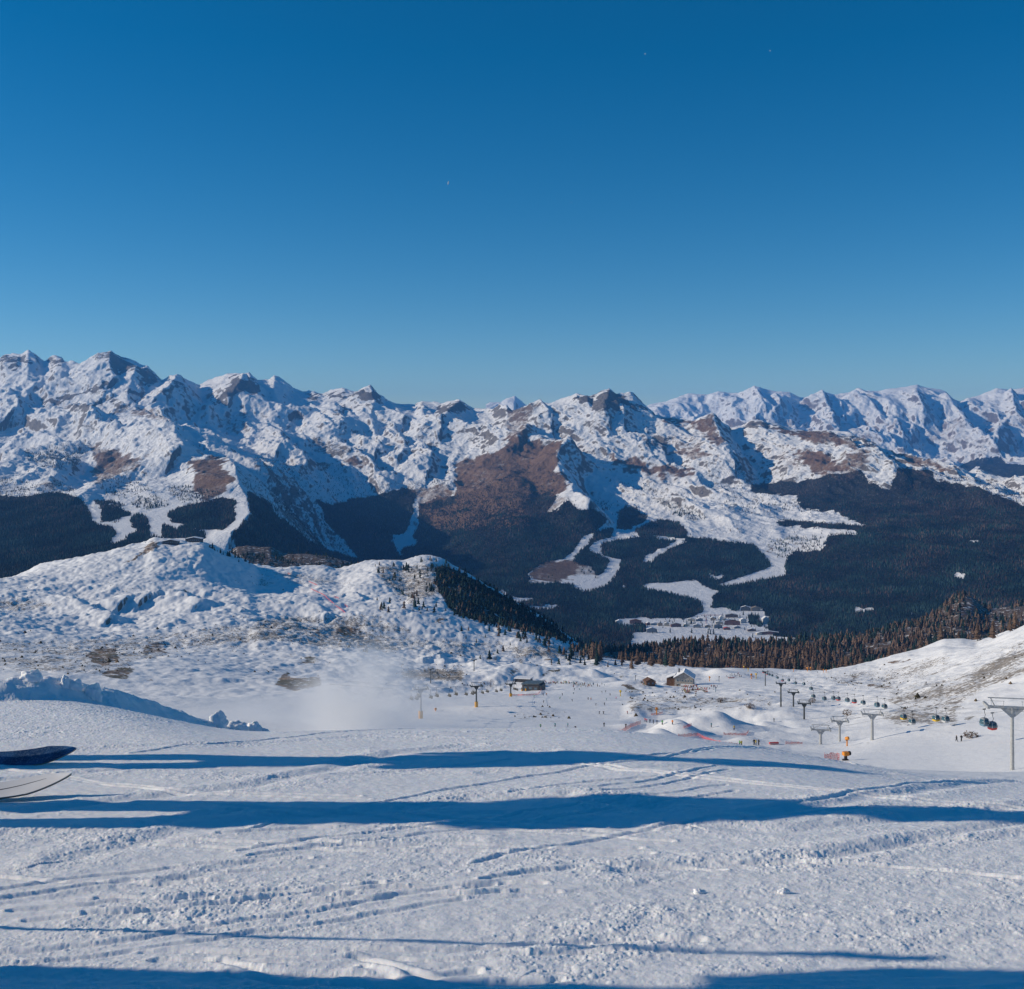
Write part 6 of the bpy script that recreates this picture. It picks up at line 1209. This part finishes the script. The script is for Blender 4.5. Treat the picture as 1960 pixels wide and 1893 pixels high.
o = np_mesh('snow_ground', np.stack([fX2.ravel(), fY2.ravel(), fZ2.ravel()], 1) * S, grid_quads(len(fY), len(fu)), M_front); o['kind'] = 'structure'
# the same slope carried on behind and beside the camera
gx, gy = np.meshgrid(np.linspace(-14, 14, 113), np.linspace(-10, 13, 93))
gz = fg_base(gx, np.maximum(gy, .5)) + .152 * np.maximum(.5 - gy, 0) + .03 * fbm(gx * .7, gy * .7, 4, 761) - .05
inside = (gy > .95) & (np.abs(gx / np.maximum(gy, .1) - .01) < 1.55) & (gy < 12.5)
gz = np.where(inside, gz - .6, gz)
o = np_mesh('snow_slope_around', np.stack([gx.ravel(), gy.ravel(), gz.ravel()], 1) * S, grid_quads(93, 113), M_front); o['kind'] = 'structure'
# ------------------------------------------------------------------ the skier whose ski tips reach into the picture, and a second one
def gfront(X, Y): return float(fg_base(np.array([X / S]), np.array([Y / S]))[0]) * S
def ski_mat(name, c1, c2, frost):
    t = NT(name); tc = t.nd('ShaderNodeTexCoord'); n = t.noise(tc.outputs['Object'], 150, 6, .75); n2 = t.noise(tc.outputs['Object'], 9, 3, .5)
    col = t.mix(t.ramp(n2, .35, .65), c1 + (1,), c2 + (1,))
    sx = t.nd('ShaderNodeSeparateXYZ'); t.l.new(tc.outputs['Object'], sx.inputs[0])
    if frost:
        k = t.math('MULTIPLY', t.ramp(n, .50, .62), t.ramp(t.math('MULTIPLY', sx.outputs[0], -1.0), -1.60, -1.47))
        col = t.mix(t.math('MULTIPLY', k, .45), col, (.26, .34, .46, 1))
        t.surf(col, .22, t.bump(n, .3, .002), Coat_Weight=.4)
    else: t.surf(col, .4, Coat_Weight=.15)
    return t.m
SK_BLUE = ski_mat('frosted_blue_topsheet', (.012, .036, .10), (.03, .10, .24), True); SK_WHITE = ski_mat('white_topsheet', (.66, .66, .67), (.74, .74, .75), False)
SK_BASE = simple('black_ski_base', (.012, .012, .014), .35, .1); SK_EDGE = simple('steel_ski_edge', (.35, .33, .30), .3, .1, 8, 1.0); SK_CORE = simple('pale_sidewall', (.50, .44, .37), .5, .1)
def ski(loc, tilt, mat, label, half, up, stripe, yaw=0.0):
    """a ski lying along +x, its near edge down in the snow; origin under the boot"""
    e = empty('ski', loc, yaw, label, 'ski', None); L0, L1 = -.80, .95
    ST = np.concatenate([np.linspace(L0, .6, 26), np.linspace(.62, L1, 40)])
    def prof(x):
        w = half * (.62 + .38 * ((x - .0) / .78) ** 2) if x < .78 else half
        if x > .80: q = min(1, (x - .80) / (L1 - .80)); w = half * max(.0, (1 - q ** 1.5)) ** .8 + .002
        if x < -.72: w *= max(.15, 1 - ((-.72 - x) / .08) ** 2)
        z = up * max(0, (x - .60) / (L1 - .60)) ** 2.1
        return w, z
    T = Matrix.Rotation(tilt, 4, 'X')
    def layer(z0, z1, k, name, m):
        vs = []; fs = []; nn = 7
        for x in ST:
            w, z = prof(x)
            for top in (z1, z0):
                for j in range(nn):
                    v = -1 + 2 * j / (nn - 1); vs.append(T @ Vector((x, v * w * k, z + top - (0.0015 * v * v if top == z1 else 0))))
        M2 = 2 * nn
        for i in range(len(ST) - 1):
            a, b = i * M2, (i + 1) * M2
            for j in range(nn - 1): fs += [(a + j, a + j + 1, b + j + 1, b + j), (a + nn + j + 1, a + nn + j, b + nn + j, b + nn + j + 1)]
            fs += [(a, b, b + nn, a + nn), (a + nn - 1, a + 2 * nn - 1, b + 2 * nn - 1, b + nn - 1)]
        e0 = (len(ST) - 1) * M2
        fs += [tuple(list(range(nn)) + list(range(2 * nn - 1, nn - 1, -1))), tuple(e0 + q for q in list(range(nn - 1, -1, -1)) + list(range(nn, 2 * nn)))]
        return MB().add(vs, fs).build(name, m, e, smooth=False)
    layer(.0052, .0076, 1.0, 'topsheet', mat); layer(.0020, .0051, .992, 'sidewall', SK_CORE); layer(.0, .0019, 1.004, 'edge', SK_EDGE); layer(-.0012, -.0001, .98, 'base', SK_BASE)
    if stripe:
        vs = []; fs = []
        xs = np.linspace(.35, .86, 36)
        for i, x in enumerate(xs):
            w, z = prof(x); c = -.25 + .55 * max(0, (x - .55) / .31) ** 1.6; th = .085 * (1 - i / 35) ** .7 + .012
            for d in (-th, th):
                vs.append(T @ Vector((x, (c + d) * w, z + .0080)))
        fs = [(2 * i, 2 * i + 1, 2 * i + 3, 2 * i + 2) for i in range(35)]
        MB().add(vs, fs).build('dark_stripe', SK_BASE, e, recalc=False)
    b = MB(); b.box((0, 0, .03), (.30, .07, .04), M=T); b.build('binding', M['black'], e)
    return e
pb, pw = dpt(70, 1462) * S, dpt(60, 1529) * S
tx = (148 - CX) / F * pb[1]; SA = Vector((tx - .95, pb[1] - .03, 0)); SA.z = gfront(SA.x + .75, SA.y) + .012
tx2 = (133 - CX) / F * pw[1]; SB = Vector((tx2 - .95, pw[1] - .075, 0)); SB.z = gfront(SB.x + .75, SB.y) + .006
ski(SA, R(33), SK_BLUE, 'frosted dark blue ski tip tilted on its edge at left', .046, .060, False, R(3.0))
ski(SB, R(15), SK_WHITE, 'white ski tip with thin black line at left', .054, .060, True, R(7.5))
SA2, SB2 = SA + Vector((-.62, .30, 0)), SB + Vector((-.5, -.30, 0))
for q in (SA2, SB2): q.z = gfront(q.x + .6, q.y) + .012
ski(SA2, R(30), SK_BLUE, 'second dark blue ski, further back and outside the view', .060, .075, False)
ski(SB2, R(10), SK_WHITE, 'second white ski, further back and outside the view', .058, .10, True)
def big_person(name, J, rad, label, jacket, loc, rz):
    ks = list(J); ed = [('hip', 'ch'), ('ch', 'nk'), ('nk', 'hd'), ('hip', 'hL'), ('hip', 'hR'), ('hL', 'kL'), ('hR', 'kR'), ('kL', 'fL'), ('kR', 'fR'), ('ch', 'sL'), ('ch', 'sR'), ('sL', 'eL'), ('sR', 'eR'), ('eL', 'wL'), ('eR', 'wR')]
    me = bpy.data.meshes.new('tmp'); me.from_pydata([J[k] for k in ks], [(ks.index(a), ks.index(b)) for a, b in ed], [])
    o = bpy.data.objects.new('tmp', me); COL.objects.link(o); o.modifiers.new('s', 'SKIN'); o.modifiers.new('u', 'SUBSURF').levels = 2
    for i, k in enumerate(ks): me.skin_vertices[0].data[i].radius = (rad[k], rad[k])
    me.skin_vertices[0].data[0].use_root = True
    out = bpy.data.meshes.new_from_object(o.evaluated_get(bpy.context.evaluated_depsgraph_get())); bpy.data.objects.remove(o)
    for m in (PM[jacket], PM['pants'], PM['skin']): out.materials.append(m)
    for f in out.polygons:
        f.use_smooth = True; c = f.center; f.material_index = 2 if c.z > J['nk'][2] + .03 else 1 if c.z < J['hip'][2] - .05 else 0
    p = bpy.data.objects.new('person', out); COL.objects.link(p); p.location = loc; p.rotation_euler = (0, 0, rz); tag(p, label, 'person', None)
    hd = Vector(J['hd'])
    h = MB().lathe([(.06, .13), (.115, .10), (.142, .02), (.138, -.04), (.125, -.07)], tuple(hd + Vector((0, .012, .02))), 16); h.build('helmet', PM['helmet'], p, smooth=True)
    MB().box(tuple(hd + Vector((0, -.115, .0))), (.17, .05, .075)).build('goggles', M['glass'], p, bevel=.015)
    MB().lathe([(.012, -.02), (.02, 0), (.012, .02)], tuple(hd + Vector((0, -.135, -.06))), 8).build('nose', PM['skin'], p, smooth=True)
    for k in 'LR':
        f = Vector(J['f' + k]); MB().box(tuple(f + Vector((0, -.07, .03))), (.105, .31, .16)).box(tuple(f + Vector((0, .01, .17))), (.12, .16, .24)).build('ski_boot', M['black'], p, bevel=.03)
        w = Vector(J['w' + k]); g = MB(); g.box(tuple(w + Vector((0, -.03, -.01))), (.075, .09, .095))
        for q in range(4): g.tube([w + Vector((-.03 + q * .02, -.07, .02)), w + Vector((-.03 + q * .02, -.105, -.005)), w + Vector((-.03 + q * .02, -.09, -.04))], .012, 6)
        g.tube([w + Vector((.035, -.03, .02)), w + Vector((.05, -.07, .0)), w + Vector((.03, -.09, -.02))], .013, 6); g.build('glove', M['black'], p, bevel=.008)
    return p
base_r = dict(hip=.19, ch=.22, nk=.075, hd=.105, hL=.125, hR=.125, kL=.095, kR=.095, fL=.085, fR=.085, sL=.12, sR=.12, eL=.075, eR=.075, wL=.055, wR=.055)
def on_skis(front, back, rad, jacket, label, near_front):
    """a crouching skier, boots on two staggered skis, looking along +x (local -y); local +x is away from the camera"""
    m = (front + back) / 2; g = gfront(m.x, m.y); loc = Vector((m.x, m.y, g))
    def lp(v): d = v - loc; return (d.y, -d.x, d.z + .17)
    f, k = lp(front), lp(back)
    L, Rr = (k, f) if near_front else (f, k)       # L: away from the camera
    J = dict(hip=(0, .10, .90), ch=(0, -.06, 1.26), nk=(0, -.12, 1.46), hd=(0, -.17, 1.61), hL=(.09, .08, .84), hR=(-.13, .08, .84), kL=(L[0] * .9 - .03, L[1] - .14, .52), kR=(Rr[0] * .9 - .03, Rr[1] - .14, .52), fL=L, fR=Rr, sL=(.15, -.08, 1.36), sR=(-.15, -.08, 1.36), eL=(.21, .02, 1.13), eR=(-.21, .02, 1.13), wL=(.16, -.24, 1.06), wR=(-.16, -.24, 1.06))
    return big_person('person', J, rad, label, jacket, loc, R(90))
ra = dict(base_r); ra.update(hip=.125, ch=.135, sL=.075, sR=.075, hL=.09, hR=.09, kL=.08, kR=.08, eL=.06, eR=.06, fL=.07, fR=.07)
rb2 = dict(base_r); rb2.update(hip=.16, ch=.175, sL=.10, sR=.10)
on_skis(SA, SA2, ra, 'blue', 'skier in blue jacket standing on the dark blue skis, outside the view', True)
on_skis(SB, SB2, rb2, 'black', 'skier in black jacket standing on the white skis, outside the view', False)
CXY = (-2.30, 1.80); gB = gfront(*CXY)
JB = dict(hip=(0, .02, .92), ch=(0, -.02, 1.28), nk=(0, -.04, 1.49), hd=(0, -.07, 1.65), hL=(.12, .02, .86), hR=(-.12, .02, .86), kL=(.20, -.06, .50), kR=(-.17, -.06, .50), fL=(.26, 0, .10), fR=(-.22, 0, .10), sL=(.18, -.03, 1.40), sR=(-.21, -.03, 1.40), eL=(.25, -.02, 1.16), eR=(-.33, -.02, 1.16), wL=(.22, -.24, 1.02), wR=(-.32, -.22, 1.0))
rb = dict(base_r); rb.update(hip=.21, ch=.235, hL=.145, hR=.145, kL=.11, kR=.11, fL=.08, fR=.08)
big_person('person', JB, rb, 'person in red jacket standing beside the camera, outside the view', 'red', (CXY[0], CXY[1], gB), R(90))
def pole(p0, p1, label):
    e = empty('ski_pole', p0, 0, label, 'ski pole'); d = Vector(p1) - Vector(p0)
    MB().tube([(0, 0, 0), d], .008, 8).build('shaft', M['grey_metal'], e); MB().lathe([(.008, .05), (.04, .06), (.008, .07)], (0, 0, 0), 10).build('basket', M['black'], e)
    MB().tube([d * .9, d], .017, 8).build('grip', M['black'], e)
pp = (-1.72, 2.40, gfront(-1.72, 2.40) - .04); wB = (CXY[0] + .24, CXY[1] + .36, gB + 1.0)
pole(pp, (wB[0], wB[1], wB[2] + .12), 'ski pole planted in the snow by the person beside the camera')
pole((SB.x + .55, SB.y - .42, gfront(SB.x + .55, SB.y - .42) - .03), (SB.x + .12, SB.y - .28, gfront(SB.x, SB.y) + 1.1), 'ski pole of the skier in black, outside the view')
# ---- broken lumps of snow on the ploughed edge
def clod(p, r, seed, label, sq=(1, 1, 1)):
    bm = bmesh.new(); bmesh.ops.create_icosphere(bm, subdivisions=4, radius=1); rg = np.random.default_rng(seed); o3 = rg.uniform(0, 50, 3)
    co = np.array([v.co for v in bm.verts]); k = 1 + .35 * perlin(co[:, 0] * 1.4 + o3[0], co[:, 1] * 1.4 + co[:, 2] + o3[1], seed) + .22 * perlin(co[:, 0] * 3 + o3[1], co[:, 2] * 3 + co[:, 1] + o3[2], seed + 3)
    k *= np.where(np.abs(co @ np.array([.5, -.6, .6])) > .7, .86, 1)
    for v, q in zip(bm.verts, k): v.co = Vector((v.co.x * q * r * sq[0], v.co.y * q * r * sq[1], v.co.z * q * r * sq[2]))
    me = bpy.data.meshes.new('snow_clod'); bm.to_mesh(me); bm.free(); me.materials.append(M_front); me.polygons.foreach_set('use_smooth', [True] * len(me.polygons))
    o = bpy.data.objects.new('snow_clod', me); COL.objects.link(o); o.location = p; return tag(o, label, 'snow lump', 'broken lumps on the ploughed snow edge')
def fz(X, Y):
    j = int(np.argmin(np.abs(fY - Y))); i = int(np.argmin(np.abs(fu - X / Y))); return float(fZ2[j, i])
for k, (px, Yc, r, sq, lb) in enumerate([(418, 5.72, .05, (1.0, .7, 1.1), 'tall broken snow slab on the ploughed edge'), (450, 5.9, .045, (1.4, .8, .8), 'wide snow lump right of the tall slab'), (484, 6.0, .05, (1.0, .8, .9), 'rounded snow lump with lit rim'), (505, 6.0, .042, (1.0, .8, .9), 'rounded snow lump right of the lit one'), (530, 6.1, .04, (1.2, .8, .7), 'low snow lump near the end of the edge'), (547, 6.15, .03, (1.2, 1, .7), 'last low snow lump at the end of the edge'), (178, 5.0, .05, (.8, .6, 1.0), 'pointed snow lump standing on the ploughed edge'), (125, 4.95, .036, (.6, .5, 1.1), 'thin snow spike left of the pointed lump'), (140, 4.97, .04, (1.1, .7, .7), 'rounded lump between spike and pointed lump'), (60, 4.85, .04, (1.2, .7, .8), 'low lump at the left of the ploughed edge')]):
    X = (px - CX) / F * Yc; clod((X * S, Yc * S, (fz(X, Yc) + r * .25) * S), r * S, 900 + k, lb, sq)
for k, (px, py, r, lb) in enumerate([(1638, 2092, .0058, 'left one of two small snow balls on smooth snow'), (1838, 2092, .0058, 'right one of two small snow balls on smooth snow')]):
    q = dpt(px * .81667, py * .81667); clod((q[0] * S, q[1] * S, (fz(q[0], q[1]) + r * .3) * S), r * S, 950 + k, lb, (1.4, 1, .8))
M_ice = simple('ice_crystal', (.5, .55, .6), .3, .05)
# ---- snow blown up by the wind
def veil(px, py, Y, rx, ry, rz, dens, seed, label):
    t = NT('blowing_snow_%d' % seed); tc = t.nd('ShaderNodeTexCoord'); P = tc.outputs['Object']
    ln = t.nd('ShaderNodeVectorMath', operation='LENGTH'); t.l.new(P, ln.inputs[0])
    fall = t.ramp(ln.outputs['Value'], 1.0, .15); n = t.noise(P, 1.7, 4, .6, .6)
    v = t.nd('ShaderNodeVolumePrincipled'); v.inputs['Color'].default_value = (.97, .98, 1, 1); v.inputs['Anisotropy'].default_value = .25
    t.l.new(t.math('MULTIPLY', t.math('MULTIPLY', fall, t.ramp(n, .36, .70)), dens), v.inputs['Density']); t.l.new(v.outputs[0], t.out.inputs['Volume'])
    bm = bmesh.new(); bmesh.ops.create_icosphere(bm, subdivisions=3, radius=1.02); me = bpy.data.meshes.new('blowing_snow'); bm.to_mesh(me); bm.free(); me.materials.append(t.m)
    o = bpy.data.objects.new('blowing_snow', me); COL.objects.link(o); o.location = pt(px, py, Y); o.scale = (rx, ry, rz); o['kind'] = 'stuff'; o['label'] = label
veil(690, 1335, 300, 24, 40, 18, .12, 1, 'dense white cloud of blown snow left of the chairlift')
veil(640, 1385, 330, 62, 60, 10, .045, 2, 'thin veil of drifting snow low over the slope')
# ---- ice crystals drifting in the air
for k, (px, py, Y, r, st, lb) in enumerate([(858, 350, 3.0, .0015, 3.5, 'streak shaped ice crystal floating in the middle of the sky'), (1235, 103, 3.2, .0017, 1, 'round ice crystal high in the sky, biggest of the right ones'), (1474, 97, 3.2, .0014, 1, 'ice crystal high in the sky towards the right'), (1093, 387, 3.6, .0011, 1, 'small ice crystal low right of the streak')]):
    bm = bmesh.new(); bmesh.ops.create_icosphere(bm, subdivisions=2, radius=r); me = bpy.data.meshes.new('ice_crystal'); bm.to_mesh(me); bm.free(); me.materials.append(M_ice)
    o = bpy.data.objects.new('ice_crystal', me); COL.objects.link(o); o.location = pt(px, py, Y); o.scale = (1, 1, st); o.rotation_euler = (0, R(12), 0); tag(o, lb, 'ice crystal', 'ice crystals in the air')
